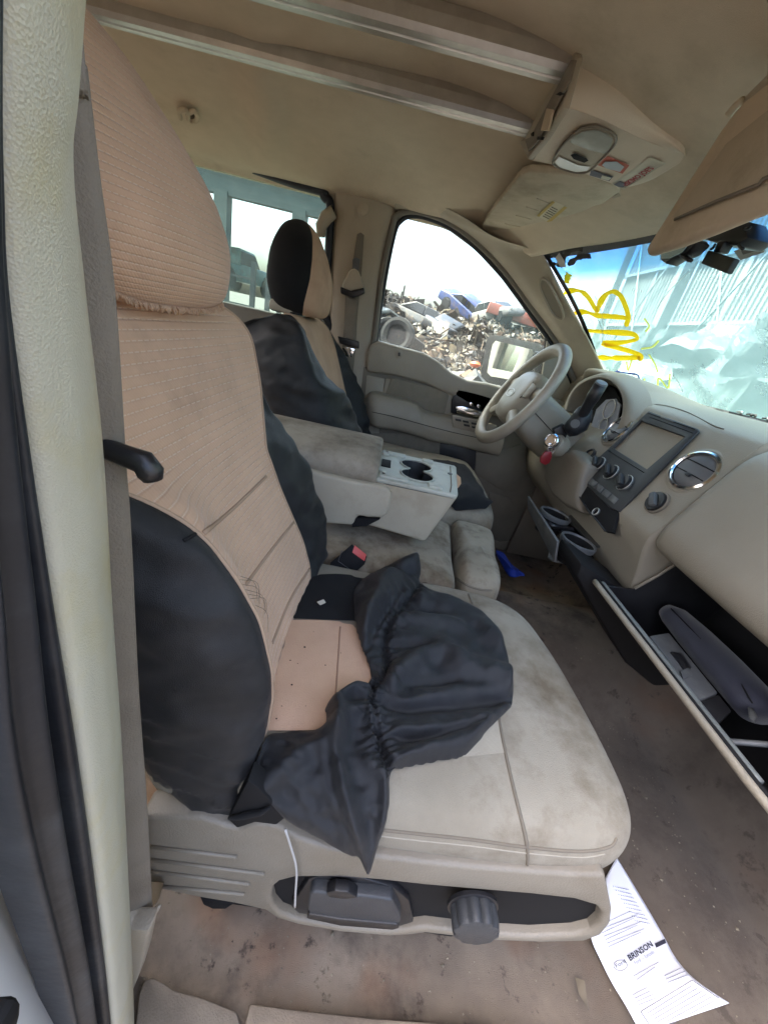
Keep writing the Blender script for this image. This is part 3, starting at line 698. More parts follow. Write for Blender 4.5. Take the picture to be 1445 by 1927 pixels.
stroke('sticker_border', [(595, 946), (655, 956), (716, 966), (726, 996), (736, 1024)], 2.2, M_bluest, ws, wsb)
stroke('sticker_border', [(595, 946), (604, 975), (612, 1000)], 2.0, M_bluest, ws, wsb)
# black frit band and torn dark tint in the corner
M_frit = flat('black_frit', (.012, .012, .014), .5)
fr_in = [wsx(.645, i / 30) + Vector((-.004, -.004, -.004)) for i in range(31)]
V = []; 
for i in range(31):
    a = wsx(.665, i / 30) + Vector((-.004, -.002, -.004)); b = wsx(.65, i / 30) + Vector((-.004, -.004, -.004)); V += [a, b]
raw('frit_band', V, gridfaces(31, 2), M_frit, ws)
V = []
for j in range(41):
    y = -.66 + 1.32 * j / 40
    V += [wsx(y, 1.0) + Vector((-.004, 0, -.004)), wsx(y, .955) + Vector((-.004, 0, -.004))]
raw('frit_band', V, gridfaces(41, 2), M_frit, ws)
for s, w in [([(215, 345), (250, 340), (300, 350)], 4.5), ([(290, 350), (310, 300), (345, 262), (400, 245)], 5.5), ([(330, 345), (395, 300), (460, 295)], 5.5), ([(345, 262), (380, 225), (405, 240), (400, 268)], 4)]:
    stroke('torn_tint', s, w, flat('torn_tint', (.025, .022, .018), .8), ws, wsb, off=.005)
surf_patch('clear_tape', wpx([(262, 300), (285, 272), (310, 310), (325, 350), (290, 355)]), wsb, .009, flat('tape_film', (.34, .33, .31), .4), ws)
surf_patch('label_sticker', wpx([(1262, 265), (1405, 218), (1440, 270), (1300, 318)]), wsb, .004, flat('faded_label', (.36, .38, .36), .6), ws)
surf_patch('label_print', wpx([(1310, 262), (1395, 240), (1405, 258), (1320, 282)]), wsb, .006, flat('faded_label_print', (.12, .12, .11), .6), ws)

# ---- rear-view mirror and the electronics bracket
rm = empty('rearview_mirror', wsx(0, .6), 'dark rear view mirror seen edge on under passenger visor', 'mirror')
slab('mirror_case', [W(a, b, x=.50) for a, b in [(1240, 488), (1242, 470), (1262, 462), (1305, 448), (1310, 455), (1290, 475), (1262, 487), (1250, 495)]], (.03, 0, 0), M_blkplastic, rm, bev=.004)
slab('mirror_face', [W(a, b, x=.497) for a, b in [(1243, 487), (1245, 473), (1264, 465), (1300, 452), (1284, 474), (1258, 486)]], (.001, 0, 0), flat('mirror_reflected_blue', (.55, .75, .9), .03, 1.0), rm, smooth=False)  # blue reflection is put into the mirror's own tint
slab('dimmer_lever', [W(a, b, x=.50) for a, b in [(1274, 480), (1282, 476), (1296, 486), (1290, 492)]], (.012, 0, 0), M_blkplastic, rm, bev=.002)
br = empty('sensor_bracket', wsx(-.05, .7), 'broken black sensor bracket with square panel on windshield', 'bracket')
slab('mount_plate', [W(a, b, x=.56) for a, b in [(1318, 448), (1340, 440), (1345, 432), (1395, 412), (1402, 428), (1406, 446), (1385, 462), (1350, 458)]], (.05, 0, 0), M_blkplastic, br, bev=.005)
slab('stem', [W(a, b, x=.55) for a, b in [(1350, 452), (1365, 452), (1352, 474), (1340, 474)]], (.02, 0, 0), M_blkplastic, br, bev=.003)
slab('panel', [W(a, b, x=.545) for a, b in [(1332, 470), (1382, 486), (1366, 514), (1318, 495)]], (.012, 0, 0), material('dusty_board', (.06, .065, .055), (.035, .04, .033), scale=60, rough=.7), br, bev=.002)
for a, b, c, d in [(1325, 446, 1312, 450), (1345, 460, 1338, 468), (1390, 460, 1398, 468), (1402, 430, 1412, 426)]:
    tube('wire', [W(a, b, x=.55), W((a + c) / 2, (b + d) / 2 + 2, x=.545), W(c, d, x=.54)], .0025, M_blkplastic, br, n=6)
# ================================================================== seats
def cushion(name, outline, prof, mat, parent, n=72, crown=.012, tilt=0.0, wob=.0025, seed=0):
    """upholstered pad: closed outline (x,y) lofted through (inset, z) rings, soft crown on top"""
    O = [np.array(p) for p in cr([np.array(p, float) for p in outline], n, True)]
    c = sum(O) / len(O)
    V = []
    prof = cr([np.array(p, float) for p in prof], 26)
    for ins, z in prof:
        for p in O:
            d = c - p; L = np.linalg.norm(d); q = p + d / L * min(ins, L * .97)
            zz = z + tilt * (q[0] - c[0])
            zz += wob * noise.noise(Vector((q[0] * 14 + seed, q[1] * 14, z * 9)))
            V.append((q[0], q[1], zz))
    F = gridfaces(len(prof), n, True); F.append(tuple(range(n))[::-1])
    F.append(tuple((len(prof) - 1) * n + k for k in range(n)))
    return raw(name, V, F, mat, parent)
def seam(name, px, bvh, r, mat, parent, off=.0, n=40, default_z=.42):
    P = []
    for p in cr([np.array(p, float) for p in px], n):
        r_ = Vector(ray(p[0], p[1])).normalized(); l, nn, i_, d_ = bvh.ray_cast(Vector(CAM), r_)
        if l is not None: P.append(l + (nn if nn.dot(r_) < 0 else -nn) * off)
    if len(P) < 2: P = [Vector((0, 0, .1)), Vector((0, .001, .1))]
    # drop jumps
    Q = [P[0]]
    for p in P[1:]:
        if (p - Q[-1]).length < .06: Q.append(p)
    return tube(name, Q, r, mat, parent, n=6)

def interp(x, xs, ys): return float(np.interp(x, xs, ys))
def seatback(root, x0, z0, slope, sN, near_edge, seamN, seamF, far_edge, hN, hF, depth, mats, smin, topz, crest=False):
    """near/far = towards the camera / away. returns parts. all y tables are (s list, y list)"""
    T = Vector((-slope, 0, 1)).normalized(); N = Vector((1, 0, slope)).normalized(); O = Vector((x0, 0, z0))
    def nb(s):
        e = s - (topz - .05)
        return 0 if e < 0 else -.02 * (e / .05) ** 2 if e < .05 else -.02 - (e - .05) * 3.2
    ss = list(np.linspace(smin, topz, 30)) + [topz + .006, topz + .012, topz + .016]
    def pt(s, y, n):
        se = min(s, topz + .004 + .25 * max(0, s - topz)); 
        p = O + T * se + N * (n + nb(s)); return Vector((p.x, y, p.z))
    rowsN, rowsI, rowsF = [], [], []
    for s in ss:
        yn = interp(s, *near_edge); ya = interp(s, *seamN); yb = interp(s, *seamF); yf = interp(s, *far_edge)
        a = interp(s, *hN); b = interp(s, *hF); d = depth
        w1 = ya - yn; w2 = yf - yb
        wob = lambda k: .004 * noise.noise(Vector((s * 9, k, yn * 5)))
        def wk(n_, k): return n_ + .0075 * noise.noise(Vector((s * 24 + k * .8, k * .5, yn * 5))) + .003 * math.sin(s * 120 + k) * math.exp(-((s + .03) / .07) ** 2) + .002 * noise.noise(Vector((s * 80, k * 1.7, 3)))
        if crest:      # seam runs on the crest of the near bolster
            rowsN.append([pt(s, yn + .04, -d), pt(s, yn + .004, -d * .8), pt(s, wk(yn - .010, 1), -d * .45), pt(s, wk(yn - .012, 2), min(a, 0) - .02), pt(s, wk(yn - .006, 3), a * .55 - .004), pt(s, yn + w1 * .45, a * .95), pt(s, ya, a)])
            rowsI.append([pt(s, ya, a), pt(s, ya + .025, a * .80), pt(s, ya + .06, a * .32), pt(s, ya * .6 + yb * .4, -.002), pt(s, ya * .3 + yb * .7, -.003), pt(s, yb, 0)])
        else:
            rowsN.append([pt(s, yn + .04, -d), pt(s, yn + .004, -d * .8), pt(s, wk(yn - .010, 1), -d * .4), pt(s, wk(yn - .006, 2), a * .15), pt(s, yn + w1 * .22 + .002, wk(a * .8, 3)), pt(s, yn + w1 * .55, wk(a, 4)), pt(s, yn + w1 * .85, a * .55), pt(s, ya, 0)])
            rowsI.append([pt(s, ya, 0), pt(s, ya * .85 + yb * .15, .001), pt(s, (ya + yb) / 2, -.004), pt(s, ya * .15 + yb * .85, .001), pt(s, yb, 0)])
        rowsF.append([pt(s, yb, 0), pt(s, yb + w2 * .2, b * .45), pt(s, yb + w2 * .5, wk(b * .9, 5)), pt(s, yb + w2 * .8, wk(b, 6)), pt(s, yf + .004, b * .3 - .01), pt(s, yf + .008, -d * .4), pt(s, yf - .004, -d * .8), pt(s, yf - .04, -d)])
    p1 = loft('side_bolster', rowsN, mats[0], root, nr=110, nc=34)
    p2 = loft('center_panel', rowsI, mats[1], root, nr=70, nc=20)
    p3 = loft('side_bolster', rowsF, mats[2], root, nr=110, nc=34)
    for part, sd_ in ((p1, 3.0), (p3, 11.0)):      # slack folds in the loose cover
        me = part.data; nrm = [v.normal.copy() for v in me.vertices]; cos_ = [v.co.copy() for v in me.vertices]; nc_ = 34
        for i, v in enumerate(me.vertices):
            e = min(1, (i % nc_) / 5, (nc_ - 1 - i % nc_) / 5); c_ = cos_[i]
            r1_ = 1 - abs(noise.noise(Vector((c_.x * 9 + sd_, c_.y * 9, c_.z * 26 + c_.x * 10)))) * 2
            r2_ = 1 - abs(noise.noise(Vector((c_.x * 30 - c_.z * 14, c_.y * 20 + sd_, c_.z * 30)))) * 2
            v.co = c_ + nrm[i] * (.0062 * (r1_ - .5) + .0022 * (r2_ - .5)) * e * (1 if nrm[i].length > 0 else 0)
        me.update()
    back = [[r[0], r2[-1]] for r, r2 in zip(rowsN, rowsF)]
    loft('back_panel', back, M_blk2, root, nr=30, nc=4)
    tube('piping', [r[0] for r in rowsI], .0022, M_pipe, root, n=6, res=90)
    tube('piping', [r[-1] for r in rowsI], .0022, M_pipe, root, n=6, res=90)
    return p1, p2, p3, rowsI
def headrest(root, c, zb, rings, mat, mat2=None, split=None, lean=.25, ex=2.5, n=48, name='headrest'):
    V = []; nr = 30
    R = cr([np.array(r, float) for r in rings], nr)
    for (h, hw, hd) in R:
        hw = max(hw, .002); hd = max(hd, .002)
        for k in range(n):
            u_ = k / n
            if split is not None and u_ > .5:      # let a column of the mesh follow the seam
                b_ = split(h / R[-1][0]); u_ = .5 + (u_ - .5) / .36 * (b_ - .5) if u_ <= .86 else b_ + (u_ - .86) / .14 * (1 - b_)
            th = 2 * math.pi * u_; ct, st = math.cos(th), math.sin(th)
            y = math.copysign(abs(st) ** (2 / ex), st) * hw; x = math.copysign(abs(ct) ** (2 / ex), ct) * hd
            wob = .0025 * noise.noise(Vector((x * 30, y * 30, h * 25)))
            V.append(Vector((c[0] - lean * h + x + wob, c[1] + y, zb + h)))
    F = gridfaces(nr, n, True); caps = [tuple(range(n))[::-1], tuple((nr - 1) * n + k for k in range(n))]
    uv = [(((k / n) + .5) % 1.0, i / (nr - 1)) for i in range(nr) for k in range(n)]
    if split is None:
        return [raw(name, V, F + caps, mat, root, True, uv)]
    A, B = [], []
    for f in F:
        k = (f[0] % n)
        (A if (k < .20 * n or k >= int(.86 * n)) else B).append(f)
    return [raw('headrest_front', V, A, mat, root, True, uv), raw('headrest_side', V, B + caps, mat2, root, True, uv)]

# ------------------------------------------------ front passenger seat
ps = empty('passenger_seat', (.05, -.46, .1), 'near front seat with tan and black cover, beige cushion and side lever', 'seat')
SB = ([-.12, .0, .1, .2, .3, .4, .48], )
pN, pI, pF, pRows = seatback(ps, -.06, .40, .407, None,
    ([-.12, 0, .1, .2, .3, .40, .45, .48], [-.655, -.664, -.668, -.668, -.662, -.648, -.628, -.60]),
    ([-.12, -.05, 0, .1, .2, .3, .33, .40, .45, .48], [-.615, -.622, -.628, -.634, -.636, -.638, -.650, -.640, -.622, -.595]),
    ([-.12, 0, .01, .03, .09, .20, .27, .36, .42, .45, .48], [-.45, -.42, -.36, -.322, -.314, -.340, -.345, -.287, -.268, -.285, -.34]),
    ([-.12, 0, .1, .2, .28, .33, .36, .42, .45, .48], [-.235, -.230, -.228, -.228, -.236, -.258, -.276, -.262, -.279, -.335]),
    ([-.12, -.05, .031, .086, .122, .181, .233, .277, .307, .325, .345, .48], [-.065, -.035, .019, .044, .054, .063, .058, .045, .022, .004, .001, .0]),
    ([-.12, -.067, .009, .06, .115, .19, .25, .28, .32, .36, .48], [-.05, -.028, .010, .024, .034, .030, .014, .002, -.014, -.006, .0]),
    .13, (M_blk, M_tan, M_blk), -.125, .475, True)
headrest(ps, (-.256, -.472), .826, [(-.006, .06, .028), (-.002, .096, .046), (.018, .124, .066), (.052, .143, .078), (.085, .143, .077), (.12, .127, .067), (.155, .096, .050), (.185, .060, .031), (.200, .024, .013), (.203, .002, .002)], M_tanhr, lean=.30, ex=2.3)
update()
hrb = bvh_of([o for o in ps.children if o.name.startswith('headrest')])
# frayed elastic hem of the headrest cover
hem = [(213, 545), (240, 557), (280, 569), (320, 575), (360, 579), (400, 578), (418, 570)]
for i in range(34):
    t = i / 33; px = cr([np.array(p, float) for p in hem], 34)[i]
    l, nn = hit(hrb, px[0], px[1] - 3, .83)
    if nn is None: continue
    a = l + nn * .001; b = a + Vector((.004 + .003 * random.random(), .002 * (random.random() - .5), -.006 - .004 * random.random()))
    if i % 1 == 0: pass
V = []; F = []
for i in range(150):
    px = cr([np.array(p, float) for p in hem], 150)[i]
    l, nn = hit(hrb, px[0], px[1] - 2, .83)
    a = l + nn * .0008; b = a + Vector((random.gauss(.0015, .0015), random.gauss(0, .0015), -.003 - .004 * random.random()))
    v, f = tube_geo([a, (a + b) / 2 + Vector((.0008, 0, 0)), b], .0006, 4); o = len(V); V += v; F += [tuple(k + o for k in q) for q in f]
raw('frayed_hem', V, F, flat('tan_fray', (.5, .34, .22), .9), ps)['kind'] = 'stuff'
# cushion
out = [(-.16, -.655), (-.02, -.672), (.16, -.675), (.30, -.674), (.366, -.660), (.390, -.61), (.388, -.48), (.372, -.36), (.340, -.285), (.27, -.25), (.1, -.245), (-.1, -.245), (-.19, -.30), (-.20, -.45), (-.19, -.60)]
cu = cushion('seat_cushion', out, [(.012, .30), (.001, .335), (-.003, .368), (.004, .394), (.02, .409), (.06, .418), (.12, .422), (.2, .421), (.24, .420)], M_cloth, ps, tilt=.02, seed=1)
mod_sub(cu, 1)
update(); cb = bvh_of([cu])
seam('seam', [(878, 1110), (900, 1170), (925, 1280), (945, 1390), (965, 1480), (985, 1560), (992, 1594)], cb, .0022, M_seam, ps)
seam('seam', [(992, 1594), (993, 1618), (990, 1644)], cb, .0018, M_seam, ps)
seam('piping', [(520, 1528), (600, 1548), (740, 1564), (880, 1579), (990, 1594), (1090, 1602), (1145, 1594), (1160, 1578)], cb, .0020, M_seam, ps, n=80)
seam('stitching', [(560, 1552), (740, 1577), (880, 1592), (990, 1606), (1090, 1614), (1138, 1608)], cb, .0009, flat('pale_thread', (.33, .30, .24), .85), ps, n=60)
seam('piping', [(510, 1545), (600, 1596), (700, 1617), (850, 1634), (990, 1646), (1100, 1649), (1130, 1643)], cb, .0032, M_seam, ps, n=60)
# diamond-weave strip on the cushion next to the front panel
def weave():
    m = material('woven_seat_cloth', (.37, .335, .265), (.30, .27, .21), scale=12, rough=.92)
    nt = m.node_tree; b = nt.nodes['Principled BSDF']; tc = nd(nt, 'ShaderNodeTexCoord')
    w = nd(nt, 'ShaderNodeTexChecker'); w.inputs['Scale'].default_value = 260; nt.links.new(tc.outputs['Object'], w.inputs['Vector'])
    bp = nd(nt, 'ShaderNodeBump'); bp.inputs['Strength'].default_value = .7; bp.inputs['Distance'].default_value = .002
    nt.links.new(w.outputs['Fac'], bp.inputs['Height']); nt.links.new(bp.outputs[0], b.inputs['Normal']); return m
surf_patch('woven_strip', [(700, 1300), (860, 1290), (925, 1290), (940, 1350), (948, 1418), (880, 1425), (760, 1428), (690, 1400)], cb, .0012, weave(), ps)
# tan and black remains of the seat cover on the cushion
def sheet(name, poly, bvh, h_fn, mat, parent, step=6.0, default_z=.41, smooth_it=3, solid=0.0):
    """fabric sheet draped over what lies under it: pixel grid cast on the surfaces, lifted by h_fn (metres)"""
    xs = [p[0] for p in poly]; ys = [p[1] for p in poly]
    x0, x1, y0, y1 = min(xs) - step, max(xs) + step, min(ys) - step, max(ys) + step
    nxp = int((x1 - x0) / step) + 2; nyp = int((y1 - y0) / step) + 2
    idx = {}; B = []; Nn = []; PX = []
    closed = list(poly) + [poly[0]]
    for j in range(nyp):
        for i in range(nxp):
            a = x0 + i * step; b = y0 + j * step
            ins = inpoly(a, b, poly); d = segdist(a, b, closed)[0]
            if not ins and d > step * .75: continue
            if not ins:      # snap to outline
                best = None
                for q in range(len(poly)):
                    ax, ay = poly[q]; bx, by = poly[(q + 1) % len(poly)]; L2 = (bx - ax) ** 2 + (by - ay) ** 2
                    t = max(0, min(1, ((a - ax) * (bx - ax) + (b - ay) * (by - ay)) / L2)); cx, cy2 = ax + t * (bx - ax), ay + t * (by - ay)
                    dd_ = math.hypot(a - cx, b - cy2)
                    if best is None or dd_ < best[0]: best = (dd_, cx, cy2)
                a, b = best[1], best[2]; d = 0
            l, nn = hit(bvh, a, b, default_z)
            idx[(i, j)] = len(B); B.append(l); Nn.append(nn); PX.append((a, b, d))
    nb = [[] for _ in B]
    for (i, j), k in idx.items():
        for di, dj in ((1, 0), (-1, 0), (0, 1), (0, -1)):
            if (i + di, j + dj) in idx: nb[k].append(idx[(i + di, j + dj)])
    for _ in range(smooth_it):
        B2 = []
        for k, l in enumerate(B):
            if nb[k]:
                s = Vector((0, 0, 0))
                for q in nb[k]: s += B[q]
                B2.append(l * .4 + s / len(nb[k]) * .6)
            else: B2.append(l)
        B = B2
        N2 = []
        for k, l in enumerate(Nn):
            s = Nn[k] * 1.0
            for q in nb[k]: s += Nn[q]
            N2.append(s.normalized())
        Nn = N2
    V = []
    for k, l in enumerate(B):
        a, b, d = PX[k]
        up_ = (Nn[k] * .8 + Vector((0, -.1, .5))).normalized()
        V.append(l + up_ * h_fn(a, b, d))
    F = []
    for (i, j), k in idx.items():
        q = [(i, j), (i + 1, j), (i + 1, j + 1), (i, j + 1)]
        if all(t in idx for t in q): F.append(tuple(idx[t] for t in q))
    o = raw(name, V, F, mat, parent)
    mod_sub(o, 1)
    if solid: mod_solid(o, solid, 0)
    return o
update()
allb = bvh_of([cu, pN, pI, pF])
tanp = sheet('cover_panel', [(492, 1384), (498, 1340), (512, 1280), (528, 1222), (544, 1166), (600, 1166), (668, 1174), (690, 1225), (705, 1290), (660, 1330), (620, 1378), (560, 1382)], cb, lambda a, b, d: .004, M_tanp, ps, step=8)
tanp['label'] = 'dusty tan fabric panel on the cushion'
blkp = sheet('cover_panel', [(546, 1168), (562, 1130), (582, 1085), (640, 1078), (700, 1090), (720, 1150), (700, 1190), (668, 1175)], cb, lambda a, b, d: .0035 + .003 * noise.noise(Vector((a * .03, b * .03, 0))), M_blk2, ps, step=8)
update(); tb = bvh_of([tanp])
seam('seam', [(640, 1180), (637, 1230), (632, 1300), (628, 1330)], tb, .0012, flat('tan_seam_line', (.30, .18, .12), .9), ps)
V = []; F = []
for a, b, s in [(573, 1219, 3.2), (549, 1290, 2.6), (546, 1244, 2.2), (612, 1253, 2.2), (520, 1354, 2), (641, 1230, 1.6), (560, 1250, 1.5), (575, 1330, 1.2), (530, 1330, 1.4), (590, 1190, 1.2)]:
    l, nn = hit(tb, a, b)
    r = s * .0006; o = len(V)
    V += [l + Vector((r, 0, .001)), l + Vector((0, r, .001)), l + Vector((-r, 0, .001)), l + Vector((0, -r * .8, .001)), l + Vector((0, 0, r))]
    F += [(o, o + 1, o + 4), (o + 1, o + 2, o + 4), (o + 2, o + 3, o + 4), (o + 3, o, o + 4)]
cr_ = raw('crumbs', V, F, M_matblack); tag(cr_, 'dark crumbs scattered on the tan cushion panel', None, None, 'stuff')
# quilting seams across the lumbar part of the backrest
bkb = bvh_of([pI])
for s in [[(383, 1004), (440, 955), (500, 897)], [(462, 1100), (510, 1035), (556, 978)], [(512, 1210), (545, 1130), (582, 1070)]]:
    seam('quilt_seam', s, bkb, .0022, M_pipe, ps, off=.0005, n=24)
seam('seam', [(515, 1300), (545, 1225), (572, 1155)], bkb, .002, M_pipe, ps, n=24)
# loose threads at the torn bolster edge
pb = bvh_of([pN, pI])
for k in range(7):
    a0, b0 = 445 + k * 5, 1082 + k * 9
    l, nn = hit(pb, a0, b0); l2, n2 = hit(pb, a0 + 24 + random.random() * 12, b0 + 22 + random.random() * 40)
    tube('loose_thread', [l, (l + l2) / 2 + nn * .006 + Vector((0, .004, .004)), l2 + n2 * .003], .00016, M_matblack, ps, n=4, res=8)
# small tear
l, nn = hit(pb, 355, 1012)
tube('tear', on_surface(pb, [(345, 1018), (356, 1012), (366, 1006)], .001), .0016, M_matblack, ps, n=5)

M_dkgrey = material('dark_grey_plastic', (.045, .048, .052), (.03, .032, .036), scale=18, rough=.45, bump=.2, bscale=600)
# ---- plastic shield on the outer side of the seat
SY = -.684
def sp(px, y=SY): return [W(a, b, y=y) for a, b in px]
rec_px = [(510, 1690), (514, 1672), (528, 1660), (556, 1653), (640, 1652), (720, 1659), (800, 1668), (880, 1675), (1000, 1685), (1080, 1694), (1120, 1706), (1132, 1720), (1128, 1740), (1112, 1754), (1080, 1762), (1000, 1766), (900, 1760), (800, 1748), (765, 1752), (735, 1756), (640, 1748), (560, 1734), (528, 1722), (514, 1706)]
outer_px = [(262, 1540), (330, 1540), (380, 1542), (430, 1558), (446, 1562), (462, 1556), (480, 1551), (520, 1556), (560, 1580), (620, 1600), (700, 1614), (800, 1626), (900, 1636), (1000, 1644), (1100, 1650), (1140, 1650), (1146, 1680), (1153, 1715), (1150, 1740), (1132, 1762), (1100, 1774), (1020, 1776), (920, 1772), (800, 1758), (770, 1762), (735, 1764), (640, 1756), (560, 1742), (520, 1730), (498, 1715), (440, 1702), (380, 1692), (262, 1668)]
M_shield = material('shield_plastic', (.225, .2, .158), (.19, .168, .132), scale=6, rough=.5, bump=.3, bscale=420, vor=True, bdist=.001, stain=(.17, .14, .1), stain_scale=5, stain_lo=.48, stain_hi=.75)
sh = slab('side_shield', sp(outer_px), (0, .03, 0), M_shield, ps, holes=[sp(rec_px)], bev=.005, seg=3)
slab('recess_panel', [p + Vector((0, .012, 0)) for p in sp([(505, 1690), (520, 1655), (640, 1645), (800, 1660), (1000, 1680), (1100, 1692), (1140, 1715), (1130, 1750), (1090, 1770), (1000, 1772), (800, 1756), (735, 1762), (560, 1740), (520, 1728)])], (0, .006, 0), M_matblack, sh)
for l, r in [((284, 1594), (446, 1613)), ((284, 1618), (498, 1645)), ((284, 1640), (470, 1664)), ((300, 1668), (460, 1683))]:
    tube('shield_rib', [W(l[0], l[1], y=SY - .001), W(r[0], r[1], y=SY - .001)], .0022, M_shield, sh, n=8)
# lever in its pocket
slab('lever_pocket', [p + Vector((0, .004, 0)) for p in sp([(580, 1664), (600, 1657), (680, 1662), (740, 1680), (770, 1705), (778, 1745), (755, 1752), (735, 1752), (560, 1728), (545, 1715)])], (0, .01, 0), M_blkplastic, sh, bev=.002)
lv = slab('recline_lever', [p for p in sp([(582, 1684), (588, 1680), (700, 1690), (738, 1696), (754, 1728), (754, 1738), (745, 1741), (640, 1732), (582, 1722), (578, 1712)], SY - .008)], (0, .018, 0), M_dkgrey, ps, bev=.003, seg=3)
slab('lever_lip', [p for p in sp([(580, 1722), (640, 1732), (748, 1742), (752, 1748), (740, 1752), (640, 1744), (576, 1730)], SY - .010)], (0, .018, 0), M_blkplastic, lv, bev=.002)
slab('lever_grip', [p for p in sp([(613, 1682), (630, 1678), (655, 1681), (673, 1692), (645, 1694), (618, 1690)], SY - .010)], (0, .012, 0), M_blkplastic, lv, bev=.002)
# scalloped knob
kc = W(893, 1733, y=SY - .014); ke = W(890, 1705, y=SY)
ax = Vector((0, -.99, .05)).normalized()
bmk = bmesh.new(); Rm = frame((1, 0, 0), ax); Vk = []; nk = 64
for h, rr_ in [(-.014, .0255), (-.008, .0262), (.006, .0262), (.011, .0245), (.0125, .021)]:
    for k in range(nk):
        t = 2 * math.pi * k / nk; r = rr_ * (1 + .16 * (abs(math.cos(t * 5)) ** .6 - .6) * (1 if h < .012 else .6))
        Vk.append(kc + Rm @ Vector((r * math.cos(t), r * math.sin(t), h)))
Fk = gridfaces(5, nk, True) + [tuple(4 * nk + k for k in range(nk)), tuple(range(nk))[::-1]]
bmk.free(); kb = sharp(raw('adjuster_knob', Vk, Fk, M_dkgrey, ps), 40)
lathe('knob_base', [(.030, -.015), (.030, -.011), (.028, -.010)], kc, ax, M_blkplastic, kb, n=32)
# cord hanging over the shield
tube('dangling_cord', [W(a, b, y=SY - .008) for a, b in [(537, 1562), (546, 1590), (556, 1625), (558, 1650), (556, 1680), (555, 1708)]], .0013, flat('grey_cord', (.45, .44, .42), .6), ps, n=6, res=24)
# floor bracket and hidden pedestal
slab('floor_bracket', [W(a, b, y=-.66) for a, b in [(376, 1690), (440, 1702), (425, 1712), (400, 1712), (382, 1704)]], (0, .05, 0), M_matblack, ps, bev=.002)
box('pedestal', (.08, -.46, .16), (.40, .36, .28), M_matblack, ps, bev=.01)

allb = bvh_of([cu, pN, pI, pF, tanp, blkp])
# black slab: bunched cloth plus the gap's shade made solid, hem in front
slab('dark_gap_fill', [W(a, b, y=-.683) for a, b in [(428, 1543), (446, 1508), (466, 1470), (486, 1484), (512, 1512), (538, 1540), (520, 1554), (480, 1549), (446, 1560)]], (0, .02, 0), M_matblack, ps, bev=.002)
tube('cover_hem', [W(a, b, y=-.686) for a, b in [(430, 1540), (450, 1538), (468, 1534), (490, 1530), (508, 1520)]], [.0015, .003, .0035, .003, .0015], M_blk2, ps, n=10)

# ------------------------------------------------ belt buckle between the seats
bk = empty('belt_buckle', W(640, 1080, y=-.24), 'black seat belt buckle with red release button between front seats', 'buckle')
ef = [(661, 1027), (692, 1052), (688, 1063), (656, 1040)]
e3 = [W(a, b, y=-.235) for a, b in ef]; sh_v = W(630, 1082, y=-.255) - W(672, 1046, y=-.235)
e3[0] += Vector((0, .012, 0)); e3[1] += Vector((0, .012, 0))
slab('buckle_body', e3, sh_v, M_matblack, bk, bev=.004, seg=3)
off = -sh_v.normalized() * .0015
cen = sum(e3, Vector()) / 4
slab('release_button', [cen + (p - cen) * .72 + off for p in e3], off * .8, flat('red_button', (.55, .07, .06), .4), bk, bev=.0015)
tube('band_line', [p + sh_v * .45 + (p - cen) * .03 for p in e3], .0006, flat('grey_line', (.12, .12, .13), .5), bk, n=5, closed=True)
tube('stalk', [W(636, 1078, y=-.245), W(622, 1090, y=-.255), W(612, 1105, y=-.26), W(600, 1125, y=-.265)], [.022, .02, .019, .018], M_blk2, bk, n=14, flat=.6)
tis = slab('paper_scrap', on_surface(allb, [(596, 1137), (608, 1132), (612, 1138), (602, 1143)], .004), (0, 0, .0006), flat('paper_scrap', (.6, .56, .48), .9)); tag(tis, 'tiny crumpled paper scrap on black fabric beside buckle', 'paper scrap')

# ------------------------------------------------ centre seat with folded armrest console
cs = empty('center_seat', (.1, -.08, .1), 'stained beige middle seat cushion under the folded cup holder armrest', 'seat')
co = [(-.2, -.225), (.0, -.235), (.16, -.24), (.222, -.235), (.232, -.12), (.243, .0), (.235, .065), (.1, .07), (-.1, .07), (-.22, .06), (-.23, -.1)]
cc = cushion('seat_cushion', co, [(.01, .30), (.0, .36), (.002, .385), (.012, .402), (.04, .412), (.09, .415), (.13, .415)], M_clothdirty, cs, seed=4, wob=.004)
co2 = [(.240, -.232), (.285, -.238), (.318, -.222), (.336, -.17), (.352, -.05), (.362, .03), (.352, .066), (.30, .074), (.252, .066), (.250, -.05), (.238, -.15)]
cc2 = cushion('front_pad', co2, [(.008, .28), (.0, .34), (.0, .38), (.008, .405), (.025, .418), (.045, .422), (.055, .423)], M_clothdirty, cs, seed=9, wob=.003)
update(); c2b = bvh_of([cc2, cc])
seam('piping', [(858, 1088), (880, 1102), (905, 1110), (925, 1111)], c2b, .0025, M_seam, cs)
box('pedestal', (.05, -.08, .17), (.3, .2, .2), M_matblack, cs, bev=.01)
arm = empty('armrest_console', (0, -.05, .45), 'folded down beige armrest with pale twin cup holder tray', 'armrest')
lidrows = []
for x, dz in [(-.30, .0), (-.2, .0), (-.1, .0), (-.02, 0), (.006, -.001), (.014, -.006)]:
    e = .004 if x > .01 else 0
    lidrows.append([Vector((x, -.15 + e, .553)), Vector((x, -.156 + e, .57)), Vector((x, -.148 + e, .592 + dz)), Vector((x, -.11, .605 + dz)), Vector((x, -.03, .610 + dz)), Vector((x, .035, .604 + dz)), Vector((x, .052 - e, .585 + dz)), Vector((x, .05 - e, .553))])
M_lid = material('armrest_vinyl', (.36, .325, .26), (.29, .26, .205), scale=7, rough=.8, bump=.3, bscale=500, stain=(.12, .095, .066), stain_scale=8, stain_lo=.42, stain_hi=.68)
M_armb = material('armrest_base_vinyl', (.42, .385, .30), (.37, .335, .26), scale=8, rough=.6, bump=.25, bscale=500, stain=(.26, .21, .14), stain_scale=6, stain_lo=.52, stain_hi=.85)
